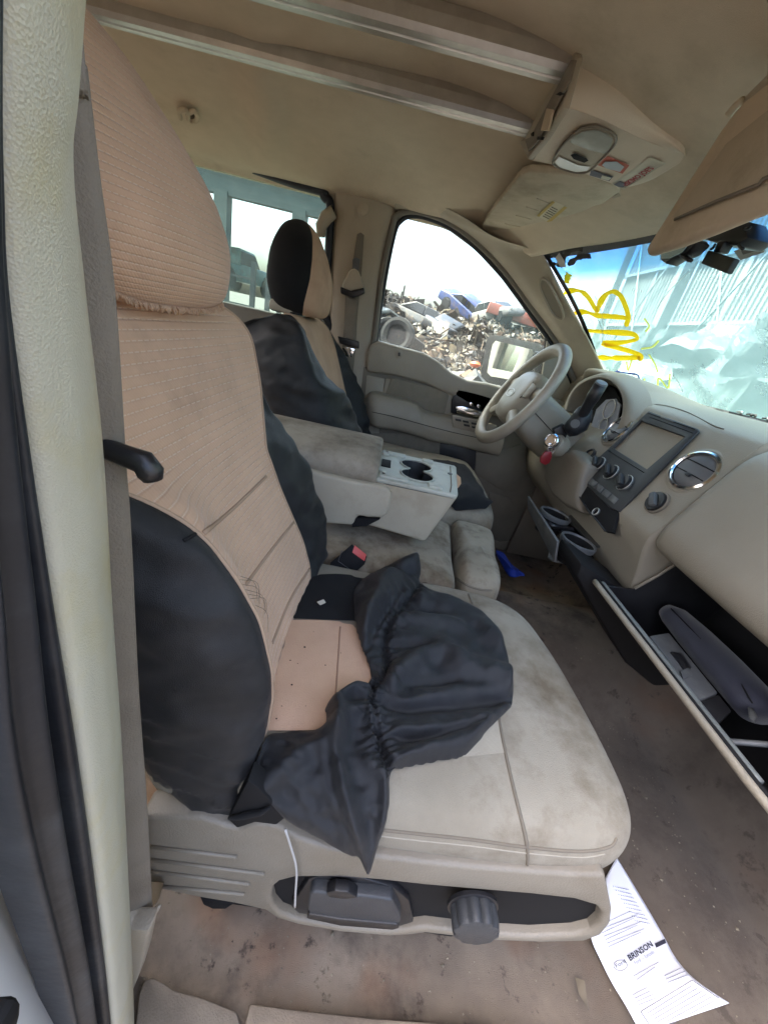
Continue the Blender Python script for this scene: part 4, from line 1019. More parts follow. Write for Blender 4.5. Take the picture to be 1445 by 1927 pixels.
loft('lid', lidrows, M_lid, arm, nr=30, nc=28, cap=True)
slab('body', [W(a, b, y=-.165) for a, b in [(540, 872), (595, 889), (660, 905), (718, 915), (732, 921), (737, 932), (734, 950), (727, 972), (715, 976), (672, 972), (664, 990), (610, 986), (540, 970)]], (0, .215, 0), M_armb, arm, bev=.008, seg=3)
slab('dark_gap_fill', [W(a, b, y=-.160) for a, b in [(662, 975), (715, 977), (690, 990), (662, 992)]], (0, .1, 0), M_matblack, arm)
# front fabric box: tapers downward
def qbox(name, top, bot, mat, parent, bev):
    bm = bmesh.new(); v = [bm.verts.new(p) for p in top] + [bm.verts.new(p) for p in bot]
    bm.faces.new(v[4:][::-1])
    for i in range(4): bm.faces.new((v[i], v[4 + i], v[4 + (i + 1) % 4], v[(i + 1) % 4]))
    bmesh.ops.recalc_face_normals(bm, faces=bm.faces[:])
    bmesh.ops.bevel(bm, geom=[e for e in bm.edges if not e.is_boundary], offset=bev, segments=3, profile=.5, affect='EDGES')
    return sharp(from_bm(name, bm, mat, parent), 50)
fb = qbox('front_box', [Vector((.012, -.153, .5575)), Vector((.188, -.153, .5575)), Vector((.21, .06, .5575)), Vector((.012, .06, .5575))],
     [Vector((.0, -.15, .452)), Vector((.150, -.15, .438)), Vector((.165, .055, .44)), Vector((.0, .055, .452))], M_armb, arm, .010)
# cup tray plate with a two-lobed well
def circ(cx, cy, r, n, a0=0, a1=2 * math.pi): return [(cx + r * math.cos(a0 + (a1 - a0) * k / n), cy + r * math.sin(a0 + (a1 - a0) * k / n)) for k in range(n)]
w_out = []
for k in range(48):
    t = 2 * math.pi * k / 48
    # union of two circles
    c_, s_ = math.cos(t), math.sin(t); best = 0
    for oy in (-.034, .034):
        bq = s_ * oy; disc = bq * bq - (oy * oy - .038 ** 2)
        if disc > 0: best = max(best, bq + math.sqrt(disc))
    w_out.append((.103 + c_ * best, -.046 + s_ * best))
ZP = .556
plate = [(.014, -.148), (.186, -.150), (.190, -.14), (.211, .045), (.208, .057), (.014, .055)]
slab('cup_tray', [(x, y, ZP) for x, y in plate], (0, 0, .010), M_mint, arm, holes=[[(x, y, ZP) for x, y in w_out]], bev=.0025)
V = []; n = len(w_out)
for ins, z in [(0, ZP + .008), (.002, ZP - .02), (.005, ZP - .066), (.03, ZP - .07)]:
    for x, y in w_out:
        d = Vector((.103 - x, -.046 - y, 0)); V.append(Vector((x, y, z)) + d.normalized() * ins)
well = raw('cup_well', V, gridfaces(4, n, True) + [tuple(3 * n + k for k in range(n))], M_bezel, arm)
rimp = [Vector((x, y, ZP + .011)) for x, y in w_out]
tube('well_rim', rimp, .0022, M_mint, well, n=8, closed=True)
for (x, y, sx, sy, dz) in [(.05, -.128, .06, .022, .014), (.05, .036, .055, .022, .014), (.14, -.128, .03, .024, .013), (.135, .04, .028, .018, .013), (.025, -.12, .014, .03, .012), (.026, .03, .016, .036, .013)]:
    box('tray_tab', (x, y, ZP + .01), (sx, sy, .010), M_mint, arm, bev=.003)
box('hinge_slot', (.03, -.045, ZP + .0105), (.022, .05, .004), M_matblack, arm, bev=.001)
lathe('tray_button', [(.006, 0), (.006, .002), (.003, .002)], (.186, -.02, ZP + .0095), (0, 0, 1), M_bezel, arm, n=16)
hh = [(.178, -.14), (.196, .05)]
tube('tray_edge', [Vector((.172, -.143, ZP + .0105)), Vector((.18, -.1, ZP + .0105)), Vector((.194, .04, ZP + .0105))], .0012, M_seam, arm, n=6)

M_cover = material('black_polyester', (.0135, .0145, .0175), (.009, .0098, .012), scale=8, rough=.5, bump=.45, bscale=1500, sheen=.05, spec=.38, stain=(.03, .03, .031), stain_scale=12, stain_lo=.52, stain_hi=.8)
# ---- crumpled black cover on the cushion
update()
allb2 = bvh_of([cu, pN, pI, pF, tanp, blkp, cc])
frill = [(792, 1100), (770, 1130), (745, 1160), (725, 1190), (722, 1230), (728, 1262), (715, 1288), (700, 1300), (694, 1330), (702, 1380), (715, 1420), (728, 1455)]
cov = [(782, 1047), (792, 1075), (795, 1105), (850, 1125), (900, 1150), (935, 1190), (955, 1240), (965, 1300), (962, 1335), (948, 1352), (915, 1385), (872, 1428), (820, 1440), (760, 1452), (735, 1460), (733, 1500), (728, 1540), (716, 1572), (706, 1592), (692, 1600), (652, 1590), (600, 1572), (550, 1545), (510, 1512), (484, 1484), (470, 1455), (480, 1420), (500, 1385), (540, 1378), (606, 1372), (608, 1340), (622, 1318), (650, 1300), (690, 1290), (695, 1270), (678, 1230), (666, 1190), (665, 1160), (664, 1110), (690, 1085), (725, 1065)]
cov = [tuple(p) for p in cr([np.array(p, float) for p in cov], 150, True)]
RID = [  # polyline, width px, height m
    ([(790, 1130), (850, 1140), (905, 1165), (950, 1230)], 16, .012),
    ([(745, 1175), (820, 1180), (890, 1185), (930, 1215)], 18, .018),
    ([(740, 1210), (800, 1215), (870, 1250), (955, 1275)], 16, .012),
    ([(735, 1290), (790, 1245), (830, 1235), (865, 1270), (945, 1290)], 22, .030),
    ([(700, 1345), (760, 1330), (850, 1312), (950, 1308)], 16, .010),
    ([(735, 1445), (800, 1420), (880, 1400), (955, 1350)], 22, .020),
    ([(700, 1400), (780, 1385), (850, 1380), (900, 1365)], 18, .016),
    ([(680, 1180), (715, 1110), (760, 1070), (780, 1060)], 24, .032),
    ([(675, 1210), (700, 1160), (740, 1130)], 18, .022),
    ([(680, 1240), (710, 1200)], 16, .012),
    ([(625, 1335), (660, 1310), (695, 1320)], 18, .024),
    ([(625, 1400), (640, 1360), (680, 1350), (700, 1370)], 20, .026),
    ([(622, 1350), (618, 1420), (640, 1490), (690, 1590)], 22, .030),
    ([(690, 1440), (720, 1470), (728, 1520), (702, 1590)], 16, .016),
    ([(500, 1480), (560, 1430), (620, 1400)], 26, .018),
    ([(520, 1500), (600, 1540), (690, 1600)], 14, .008),
]
VAL = [([(700, 1330), (760, 1345), (860, 1338), (955, 1322)], 9, .012), ([(705, 1395), (790, 1402), (900, 1372)], 8, .010), ([(610, 1405), (625, 1480), (680, 1590)], 9, .012),
       ([(740, 1225), (790, 1228), (850, 1235)], 8, .008), ([(760, 1150), (840, 1165), (900, 1200)], 8, .008), ([(730, 1290), (780, 1300), (850, 1292)], 8, .006), ([(690, 1230), (712, 1180), (750, 1120)], 7, .009)]
def cover_h(a, b, d):
    e = min(1, d / 14.0); base = .004 + .006 * math.sqrt(e)
    h = base
    for pl, w, hh in RID:
        dd_, at, L, _ = segdist(a, b, pl)
        if dd_ < w * 2.6: h += .72 * hh * math.exp(-(dd_ / (w * .8)) ** 2) * (.25 + .75 * e)
    for pl, w, hh in VAL:
        dd_, at, L, _ = segdist(a, b, pl)
        if dd_ < w * 2.6: h -= hh * math.exp(-(dd_ / w) ** 2)
    dd_, at, L, _ = segdist(a, b, frill)
    g = math.exp(-(dd_ / 26) ** 2)
    h += .0045 * g * math.sin(at * .42 + .9 * math.sin(at * .07)) * min(1, dd_ / 5 + .3)
    h -= .012 * math.exp(-(dd_ / 5.5) ** 2) * e
    h += .006 * (.5 - abs(noise.noise(Vector((a * .018 + b * .010, b * .034 - a * .012, 6.3))))) * e
    h += .0035 * noise.noise(Vector((a * .022, b * .022, 3.1))) + .0015 * noise.noise(Vector((a * .07, b * .07, 8)))
    return max(h, .003)
cover = sheet('seat_cover', cov, allb2, cover_h, M_cover, None, step=4.0, smooth_it=5)
tag(cover, 'crumpled loose black fabric cover with gathered seam lying on near cushion', 'seat cover')
update(); cvb = bvh_of([cover])
# frayed threads along the gathered seam, a part of the cover
V = []; F = []
fp = cr([np.array(p, float) for p in frill], 130)
for i, (a, b) in enumerate(fp):
    l, nn = hit(cvb, a + random.gauss(0, 2), b)
    b2 = l + nn * .004 + Vector((random.gauss(0, .006), random.gauss(0, .006), random.gauss(.001, .003)))
    v, f = tube_geo([l, (l + b2) / 2 + nn * .002, b2], .0005, 4); o = len(V); V += v; F += [tuple(k + o for k in q) for q in f]
fray = raw('frayed_threads', V, F, M_blk2, cover); fray['kind'] = 'stuff'

# ------------------------------------------------ driver seat
ds = empty('driver_seat', (.0, .36, .1), 'far driver seat with tan front and black sides beside armrest', 'seat')
dN, dI, dF, dR = seatback(ds, -.09, .45, .45, None,
    ([-.2, 0, .1, .2, .3, .38, .42], [.10, .11, .11, .112, .118, .135, .17]),
    ([-.2, .03, .11, .19, .29, .35, .40, .43], [.44, .42, .378, .30, .215, .195, .19, .20]),
    ([-.2, 0, .07, .15, .24, .32, .37, .41, .43], [.56, .562, .58, .585, .60, .61, .58, .535, .50]),
    ([-.2, 0, .1, .2, .3, .37, .42], [.655, .66, .665, .66, .65, .62, .55]),
    ([-.2, -.05, .05, .12, .2, .27, .33, .42], [.05, .06, .07, .07, .055, .03, .01, .0]),
    ([-.2, 0, .06, .12, .2, .28, .33, .42], [.045, .05, .055, .055, .045, .025, .008, .0]),
    .15, (M_blk, M_tanp, M_blk), -.2, .418)
update(); dib = bvh_of([dI])
for s in [[(642, 770), (650, 750), (662, 742)], [(654, 800), (660, 792), (668, 790)]]:
    seam('quilt_seam', s, dib, .002, M_pipe, ds, n=14)
headrest(ds, (-.300, .385), .828, [(-.004, .08, .05), (.0, .095, .065), (.02, .12, .078), (.07, .138, .086), (.12, .132, .080), (.17, .108, .064), (.205, .068, .044), (.222, .03, .02), (.226, .002, .002)], M_tanp, M_blk2,
         split=lambda h: .80 + .11 * h, lean=.12)
box('headrest_base_patch', (-.335, .30, .835), (.07, .03, .03), M_trim, ds, bev=.01)
box('seat_tag', (-.285, .262, .826), (.03, .02, .004), M_blk2, ds, bev=.001)
do = [(-.15, .10), (.1, .085), (.3, .085), (.362, .10), (.392, .16), (.405, .36), (.39, .58), (.34, .64), (.1, .65), (-.15, .64), (-.2, .4)]
dc = cushion('seat_cushion', do, [(.01, .28), (.0, .35), (.0, .39), (.012, .42), (.05, .435), (.12, .44), (.2, .44)], M_cloth, ds, seed=12)
box('pedestal', (.1, .37, .16), (.4, .38, .24), M_matblack, ds, bev=.01)
update(); dcb = bvh_of([dc])
dcov = sheet('seat_cover', [(800, 866), (840, 868), (878, 880), (895, 905), (910, 930), (924, 955), (912, 966), (880, 966), (850, 966), (830, 940), (800, 900)], dcb,
             lambda a, b, d: .010 + .012 * min(1, d / 14) + .012 * math.exp(-(segdist(a, b, [(870, 930), (900, 950), (918, 958)])[0] / 8) ** 2) + .008 * noise.noise(Vector((a * .05, b * .05, 0))), M_blk2, None, step=5, default_z=.45)
tag(dcov, 'black cloth draped over driver seat cushion beyond the cup tray', 'seat cover')
update(); dvb = bvh_of([dcov])
surf_patch('tan_patch', [(850, 897), (858, 893), (866, 900), (868, 912), (862, 920), (854, 916)], dvb, .003, M_tanp, dcov)
# ================================================================== dashboard
def text_mesh(name, body, origin, xd, yd, size, mat, parent, align='LEFT', lift=.0006, bold=0.0, xs=1.0):
    cu_ = bpy.data.curves.new('t', 'FONT'); cu_.body = body; cu_.size = size; cu_.align_x = align; cu_.offset = bold; cu_.resolution_u = 2
    ob = bpy.data.objects.new('t', cu_); COL.objects.link(ob); update()
    me = bpy.data.meshes.new_from_object(ob.evaluated_get(bpy.context.evaluated_depsgraph_get()))
    bpy.data.objects.remove(ob); bpy.data.curves.remove(cu_)
    x = Vector(xd).normalized(); y = Vector(yd); y = (y - x * y.dot(x)).normalized(); z = x.cross(y)
    m = Matrix((x * xs, y, z)).transposed().to_4x4(); m.translation = Vector(origin) + z * lift
    me.transform(m); me.materials.clear()
    return put(name, me, mat, parent, False)
da = empty('dashboard', (.75, .05, .4), 'beige plastic dashboard with charcoal centre stack and chrome ringed vents', 'dashboard')
def drow(y, P): return [Vector((x, y, z)) for x, z in P]
cenP = [(1.06, .80), (.95, .826), (.86, .832), (.77, .824), (.705, .808), (.682, .785), (.655, .725), (.628, .665), (.606, .615), (.586, .570), (.600, .50), (.625, .42), (.70, .385), (.98, .36)]
drvP = [(1.0, .82), (.90, .845), (.82, .862), (.74, .868), (.675, .855), (.76, .80), (.77, .73), (.655, .665), (.62, .61), (.60, .565), (.60, .50), (.635, .43), (.70, .39), (.98, .36)]
endP = [(.86, .82), (.82, .836), (.79, .842), (.755, .84), (.72, .82), (.70, .785), (.685, .73), (.66, .665), (.64, .61), (.625, .57), (.63, .50), (.655, .43), (.71, .39), (.98, .36)]
pasP = [(1.0, .80), (.92, .825), (.86, .832), (.79, .826), (.73, .812), (.70, .79), (.68, .73), (.66, .68), (.65, .64), (.66, .60), (.84, .585), (.87, .45), (.88, .385), (.98, .36)]
def mixP(A, B, t): return [(a[0] * (1 - t) + b[0] * t, a[1] * (1 - t) + b[1] * t) for a, b in zip(A, B)]
rows = [drow(.735, endP), drow(.66, mixP(endP, drvP, .35)), drow(.58, drvP), drow(.46, drvP), drow(.36, mixP(drvP, cenP, .25)), drow(.29, mixP(drvP, cenP, .72)), drow(.22, cenP), drow(.12, cenP), drow(-.02, cenP), drow(-.12, cenP), drow(-.185, cenP)]
body = loft('dash_body', rows, M_dash, da, nr=110, nc=70)
side = loft('stack_side', [[Vector((x, -.1852, z)) for x, z in cr(cenP, 60)], [Vector((min(x + .005, 1.0), -.1952, z)) for x, z in cr(cenP, 60)], [Vector((max(x, .86), -.198, z)) for x, z in cr(cenP, 60)]], M_dash, da)
rows = [drow(-.198, pasP), drow(-.4, pasP), drow(-.6, pasP), drow(-.70, mixP(pasP, endP, .3)), drow(-.80, mixP(pasP, endP, .6))]
loft('glovebox_cavity', rows, M_dash, da, nr=20, nc=60)
# padded passenger panel
padP = [(.80, .822), (.735, .814), (.687, .797), (.652, .769), (.624, .716), (.598, .654), (.580, .604), (.585, .572), (.62, .558), (.70, .57)]
rows = []
for y, k in [(-.190, -.25), (-.196, .2), (-.203, .62), (-.215, .9), (-.25, 1), (-.40, 1.1), (-.55, 1.1), (-.70, 1.0), (-.82, .8)]:
    rows.append([Vector((x + (1 - k) * .035 * (1 if i > 1 else .3), y, z)) for i, (x, z) in enumerate(padP)])
pad = loft('passenger_pad', rows, M_dash, da, nr=70, nc=60)
tube('pad_groove', [r + Vector((-.003, .002, .002)) for r in rows[1]], .0022, M_dashlow, da, n=6, res=60)
update(); dab = bvh_of([body, pad, side])
# plane of the centre stack
SP0, SN = (.628, 0, .665), (-.915, 0, .403)
def st(px, lift=.0): return [WP(a, b, SP0, SN) + Vector(SN) * lift for a, b in px]
SNv = Vector(SN)
stack = slab('center_stack', st([(1224, 776), (1317, 810), (1319, 815), (1250, 884), (1168, 966), (1150, 958), (1096, 905), (1092, 897), (1100, 890), (1150, 845)], .001), SNv * .007, M_bezel, da, holes=[st([(1209, 795), (1292, 825), (1221, 886), (1157, 846)], .001)], bev=.0025)
slab('radio_recess', st([(1205, 792), (1297, 824), (1222, 890), (1152, 846)], -.026), SNv * .004, M_matblack, stack)
slab('radio_cage', st([(1216, 806), (1275, 830), (1226, 879), (1171, 850)], -.020), SNv * .002, material('radio_tray_steel', (.055, .06, .07), (.04, .044, .052), scale=6, rough=.35, metal=.0, stain=(.10, .105, .11), stain_scale=10, stain_lo=.5, stain_hi=.8), stack, bev=.001)
for s in [[(1214, 806), (1172, 849)], [(1276, 832), (1228, 882)], [(1168, 852), (1224, 884)]]:
    tube('cage_edge', st(s, -.012), .0028, M_chrome, stack, n=6)
for s in [[(1224, 781), (1312, 812)], [(1226, 788), (1308, 819)], [(1150, 852), (1216, 893)], [(1125, 872), (1195, 916)]]:
    tube('bezel_line', st(s, .0085), .0008, M_matblack, stack, n=5)
slab('cd_slot', st([(1249, 787), (1273, 796), (1271, 799), (1247, 790)], .008), SNv * .002, M_grey, stack, bev=.0008)
for a, b in [(1131, 877), (1155, 893), (1181, 913)]:
    c = WP(a, b, SP0, SN)
    rg = lathe('climate_knob', [(.0215, .004), (.0215, .011), (.0195, .0125), (.0185, .0105)], c, SNv, M_grey, stack, n=36)
    lathe('knob_face', [(.0185, .005), (.0175, .020), (.010, .021)], c, SNv, M_blkplastic, rg, n=36)
    q = frame((0, .8, .6), SNv)
    box('knob_grip', c + SNv * .024, (.034, .010, .014), M_bezel, rg, rot=q, bev=.003)
    tube('knob_ring', [c + SNv * .0125 + q @ Vector((.0205 * math.cos(t), .0205 * math.sin(t), 0)) for t in np.linspace(0, 2 * math.pi, 33)[:-1]], .0011, M_alu, rg, n=6, closed=True)
for k in range(5):
    t0, t1 = k / 5 + .012, (k + 1) / 5 - .012
    def lp_(t, o): return (1101 + 64 * t + o * -4.2, 897 + 51 * t + o * 4.6)
    slab('button', st([lp_(t0, -1), lp_(t1, -1), lp_(t1, 1), lp_(t0, 1)], .006), SNv * .005, M_grey, stack, bev=.001)
# storage pocket under the stack
slab('pocket', st([(1087, 905), (1100, 905), (1166, 966), (1156, 1004), (1142, 1002), (1112, 966), (1094, 940)], -.004), SNv * .009, M_matblack, da, bev=.002)
tube('pocket_lip', st([(1094, 938), (1112, 966), (1128, 984), (1142, 1002)], .007), .0022, M_bezel, da, n=6)
c = WP(1125, 966, SP0, SN); rq = frame((0, 1, 0), SNv)
so = lathe('power_socket', [(.0105, .003), (.0105, .009), (.008, .009), (.0075, .002)], c, SNv, M_grey, da, n=24)
tube('socket_ring', [c + SNv * .009 + rq @ Vector((.0095 * math.cos(t), .0095 * math.sin(t), 0)) for t in np.linspace(0, 2 * math.pi, 25)[:-1]], .0013, M_alu, so, n=6, closed=True)
# air vents
def vent(a, b, r, nrm, sx, sy, xv=(0, 1, 0)):
    l, nn = hit(dab, a, b, .72); nrm = Vector(nrm).normalized(); q = frame(xv, nrm)
    rings = [(1.12, .002), (1.10, .006), (1.0, .008), (.94, .005), (.92, -.004)]
    v = lathe('air_vent', [(r * k, h) for k, h in rings], l, nrm, M_chrome, da, n=48, xv=xv, sx=sx, sy=sy, cap=False)
    lathe('vent_disc', [(r * .93, -.004), (r * .90, .003), (r * .7, .0065), (r * .3, .008), (.002, .008)], l, nrm, M_vent, v, n=48, xv=xv, sx=sx, sy=sy)
    for o in (-.35, .25): tube('vent_blade', [l + q @ Vector((x * r * .8 * sx, o * r * sy, .0085 - abs(x) ** 2 * .004)) for x in np.linspace(-1, 1, 9)], .0012, M_matblack, v, n=5)
    box('vent_tab', l + q @ Vector((-.1 * r, .32 * r, .011)), (.012, .007, .006), M_bezel, v, rot=q, bev=.002)
    lathe('vent_surround', [(r * 1.34, -.006), (r * 1.30, .002), (r * 1.18, .004), (r * 1.10, .002)], l, nrm, M_dash, v, n=48, xv=xv, sx=sx, sy=sy, cap=False)
vent(1308, 887, .043, (-.90, -.10, .42), 1.05, .95)
vent(1163, 809, .040, (-.90, .05, .42), 1.05, 1.0)
l, nn = hit(dab, 1238, 947, .63); nn = Vector((-.93, -.02, .36)).normalized()
k4 = lathe('drive_mode_knob', [(.026, .001), (.026, .006), (.023, .007), (.0225, .003)], l, nn, M_dashlow, da, n=32)
lathe('knob_face', [(.0225, .002), (.021, .012), (.012, .013)], l, nn, M_blkplastic, k4, n=32); box('knob_grip', l + nn * .016, (.034, .014, .014), M_grey, k4, rot=frame((0, .75, .66), nn), bev=.004)
l, nn = hit(dab, 1110, 857, .7)
lathe('light_switch', [(.021, .0), (.021, .006), (.017, .008), (.016, -.004), (.004, -.004)], l, Vector((-.9, .1, .42)), M_blkplastic, da, n=28, sx=1.2)
# small marks and seam lines
tube('dash_seam', on_surface(dab, [(1190, 765), (1240, 762), (1290, 775), (1340, 800), (1362, 808)], .001), .0012, M_dashlow, da, n=5, res=40)
tube('dash_seam', on_surface(dab, [(1180, 800), (1150, 840), (1110, 880), (1075, 930)], .001), .001, M_dashlow, da, n=5, res=30)
cowl = loft('defroster_slot', [[Vector((.885, y, .836)), Vector((.93, y, .834))] for y in np.linspace(-.5, .18, 12)], M_matblack, da)
for k in range(14):
    y = -.2 + .027 * k + random.random() * .01
    v0 = Vector((.90 + .02 * random.random(), y, .838))
    tube('debris_flake', [v0, v0 + Vector((.01, .012, .004)), v0 + Vector((.012, .028, .001))], .003, [M_grey, M_alu, M_dashlow][k % 3], da, n=5)
# instrument cluster with its hood
hood = [(1062, 772), (1070, 748), (1084, 727), (1104, 714), (1128, 708), (1150, 714), (1167, 732), (1174, 756), (1172, 785), (1160, 815)]
hr_ = []
for a, b in hood:
    p = W(a, b, x=.645); q = W(a, b, x=.72)
    cen = W(1120, 770, x=.645); d = (p - cen)
    hr_.append([p + d * .22 + Vector((.06, 0, .0)), p + d * .12 + Vector((.012, 0, 0)), p, p - d * .06 + Vector((.008, 0, 0)), p - d * .06 + Vector((.07, 0, 0))])
loft('cluster_hood', hr_, M_dash, da, nr=50, nc=20)
inst = slab('instrument_cluster', [W(a, b, x=.715) for a, b in [(1066, 775), (1080, 740), (1105, 722), (1130, 718), (1155, 728), (1168, 755), (1166, 790), (1145, 830), (1120, 842), (1080, 830)]], (.01, 0, 0), M_matblack, da)
slab('cluster_lens', [W(a, b, x=.70) for a, b in [(1122, 770), (1140, 752), (1158, 750), (1167, 762), (1160, 795), (1135, 828), (1118, 838), (1108, 815)]], (.004, 0, 0), material('scratched_lens', (.30, .31, .36), (.22, .23, .28), scale=25, rough=.3, stain=(.5, .5, .52), stain_scale=40, stain_lo=.55, stain_hi=.75), inst)
for a, b, r in [(1146, 770, .03), (1135, 800, .022)]:
    c = W(a, b, x=.697); tube('gauge_ring', [c + Vector((0, r * math.cos(t), r * math.sin(t))) for t in np.linspace(0, 2 * math.pi, 25)[:-1]], .0015, M_alu, inst, n=5, closed=True)
# knee panel and lower dash on the driver side
knee = [W(a, b, x=.56) for a, b in [(1030, 858), (1075, 845), (1102, 870), (1092, 900), (1086, 930), (1090, 965), (1060, 952), (1035, 930), (1020, 900)]]
slab('knee_panel', knee, (.06, 0, 0), M_dashlow, da, bev=.014, seg=3)
slab('kick_panel', [(.70, .68, .02), (1.05, .68, .02), (1.05, .68, .5), (.72, .68, .42)], (0, .02, 0), M_dashlow, da, bev=.004)

# ------------------------------------------------ glove box hanging open
gb = empty('glove_box', (.7, -.43, .25), 'open black glove box bin with beige edged door hanging below dashboard', 'glove box')
yL, yR = -.205, -.668
A0 = Vector((.513, 0, .458)); A1 = Vector((.745, 0, .296))
dn = Vector((A1 - A0)).normalized(); nrm = Vector((dn.z, 0, -dn.x)) * -1
slab('door', [(A0.x, yL, A0.z), (A1.x, yL - .03, A1.z), (A1.x, yR + .03, A1.z), (A0.x, yR, A0.z)], nrm * .012, M_matblack, gb, bev=.003)  # deep shade on the door is put into its black colour
tube('door_edge', [(A0.x - .002, yL - .004, A0.z + .004), (A0.x - .004, (yL + yR) / 2, A0.z + .006), (A0.x - .002, yR + .07, A0.z + .004), (A0.x + .012, yR + .02, A0.z - .006), (A0.x + .05, yR - .005, A0.z - .05)], .0055, M_dash, gb, n=10, res=50)
tube('door_edge_inner', [(A0.x + .014, yL - .006, A0.z + .003), (A0.x + .012, (yL + yR) / 2, A0.z + .005), (A0.x + .014, yR + .06, A0.z + .003)], .006, material('worn_edge', (.16, .17, .165), (.10, .105, .10), scale=12, rough=.4), gb, n=10, res=40)
binp = [(.522, .455), (.60, .462), (.67, .57), (.84, .572), (.86, .36), (.81, .285), (.745, .298)]
slab('bin_side', [(x, yL - .006, z) for x, z in binp], (0, .005, 0), M_blkplastic, gb, bev=.001)
slab('bin_side', [(x, yR + .006, z) for x, z in binp], (0, -.005, 0), M_blkplastic, gb, bev=.001)
slab('bin_back', [(.84, yL, .572), (.86, yL, .36), (.81, yL, .285), (.745, yL, .298)], (0, yR - yL, 0), M_matblack, gb)
tube('bin_rim', [(.60, yL - .004, .464), (.63, yL - .004, .505), (.67, yL - .004, .572)], .003, M_dash, gb, n=6)
tube('bin_rim', [(.545, yR + .12, .452), (.60, yR + .12, .46), (.66, yR + .12, .50)], .004, M_grey, gb, n=6)
lt = slab('latch_shelf', [W(a, b, z=.452) for a, b in [(1222, 1196), (1259, 1190), (1352, 1304), (1316, 1318)]], (0, 0, -.012), M_grey, gb, bev=.003)
slab('latch', [W(a, b, z=.455) for a, b in [(1262, 1226), (1283, 1228), (1302, 1256), (1290, 1264), (1278, 1246)]], (0, 0, -.004), M_blkplastic, lt, bev=.001)
slab('latch_plate', [W(a, b, z=.456) for a, b in [(1280, 1262), (1296, 1256), (1304, 1270), (1286, 1278)]], (0, 0, -.003), M_grey, lt, bev=.001)
slab('divider', [W(a, b, z=.45) for a, b in [(1318, 1320), (1352, 1306), (1378, 1338), (1352, 1362)]], (0, 0, -.015), M_blkplastic, gb, bev=.003)
case = empty('zip_case', (.6, -.45, .4), 'dark navy zipped case lying inside the open glove box', 'case')
cp = [W(a, b, z=.44) for a, b in [(1244, 1146), (1262, 1160), (1300, 1200), (1350, 1255), (1390, 1300), (1412, 1340)]]
M_case = material('navy_nylon', (.022, .024, .042), (.014, .015, .028), scale=20, rough=.7, bump=.2, bscale=700, sheen=.3)
tube('case_body', [p + Vector((0.01, 0, 0)) for p in cp], [.014, .022, .026, .028, .028, .020], M_case, case, n=20, flat=1.35, upv=(0, 0, 1))
tube('zip', [p + Vector((-.012, -.002, .020)) for p in cp[1:]], .0012, M_matblack, case, n=5)
slab('zip_pull', [W(a, b, z=.45) for a, b in [(1406, 1332), (1416, 1336), (1424, 1352), (1418, 1362), (1408, 1352)]], (0, 0, .003), M_grey, case, bev=.001)

# ------------------------------------------------ pulled-out cup holder under the stack
ch = empty('cup_holder', (.55, .08, .4), 'black pull out cup holder drawer open below the centre stack', 'cup holder')
slab('drawer_base', [W(a, b, z=.440) for a, b in [(1072, 968), (1152, 1030), (1112, 1036), (1060, 1010), (1010, 965)]], (0, 0, .012), M_blkplastic, ch, bev=.002)
slab('drawer_top', [W(a, b, z=.462) for a, b in [(1075, 970), (1150, 1030), (1122, 1032), (1082, 995), (1062, 976)]], (0, 0, .005), material('dusty_black_plastic', (.06, .057, .05), (.03, .03, .028), scale=14, rough=.5), ch, bev=.001)
fp0 = [W(a, b, z=.45) for a, b in [(988, 950), (1040, 1042)]]
slab('drawer_front', [fp0[0] + Vector((-.004, 0, .030)), fp0[1] + Vector((-.004, 0, .034)), fp0[1] + Vector((.012, 0, -.022)), fp0[0] + Vector((.012, 0, -.012))], (.006, 0, .002), M_grey, ch, bev=.002)  # lighter grey holds the light reflected off the drawer
def cupring(a, b, z, r, tl):
    c = W(a, b, z=z)
    g = lathe('cup_ring', [(r * 1.08, -.004), (r * 1.12, .004), (r * 1.10, .010), (r * 1.0, .011), (r * .95, .006)], c, (tl, 0, 1), M_grey, ch, n=36, cap=False)  # ring lightened to grey: reflected light put into the colour
    lathe('cup_bowl', [(r * .96, .007), (r * .90, -.03), (r * .82, -.052), (r * .2, -.054)], c, (tl, 0, 1), M_matblack, g, n=36, cap=False)
    return g
cupring(1043, 972, .466, .040, .1)
cupring(1086, 1024, .466, .040, .1)
slab('drawer_flap', [W(a, b, z=.405) for a, b in [(1032, 1040), (1060, 1044), (1078, 1058), (1072, 1064), (1040, 1058), (1030, 1050)]], (0, 0, .006), M_grey, ch, bev=.002)
for o in (0, .018, .036):
    tube('slide_rail', [W(1112, 1034, z=.43) + Vector((0, -o * .5, -o * .6)), W(1165, 1064, z=.43) + Vector((0, -o * .5, -o * .6))], .0045, M_blkplastic, ch, n=6)
tube('drawer_arm', [W(a, b, z=.455) for a, b in [(1012, 968), (1036, 988), (1058, 992), (1080, 996)]], .007, M_blkplastic, ch, n=8, res=16)
slab('floor_duct', [W(a, b, y=-.192) for a, b in [(1085, 1085), (1094, 1060), (1165, 1105), (1220, 1150), (1290, 1240), (1275, 1292), (1230, 1294), (1180, 1252), (1112, 1136)]], (0, .12, 0), M_matblack, da, bev=.01)

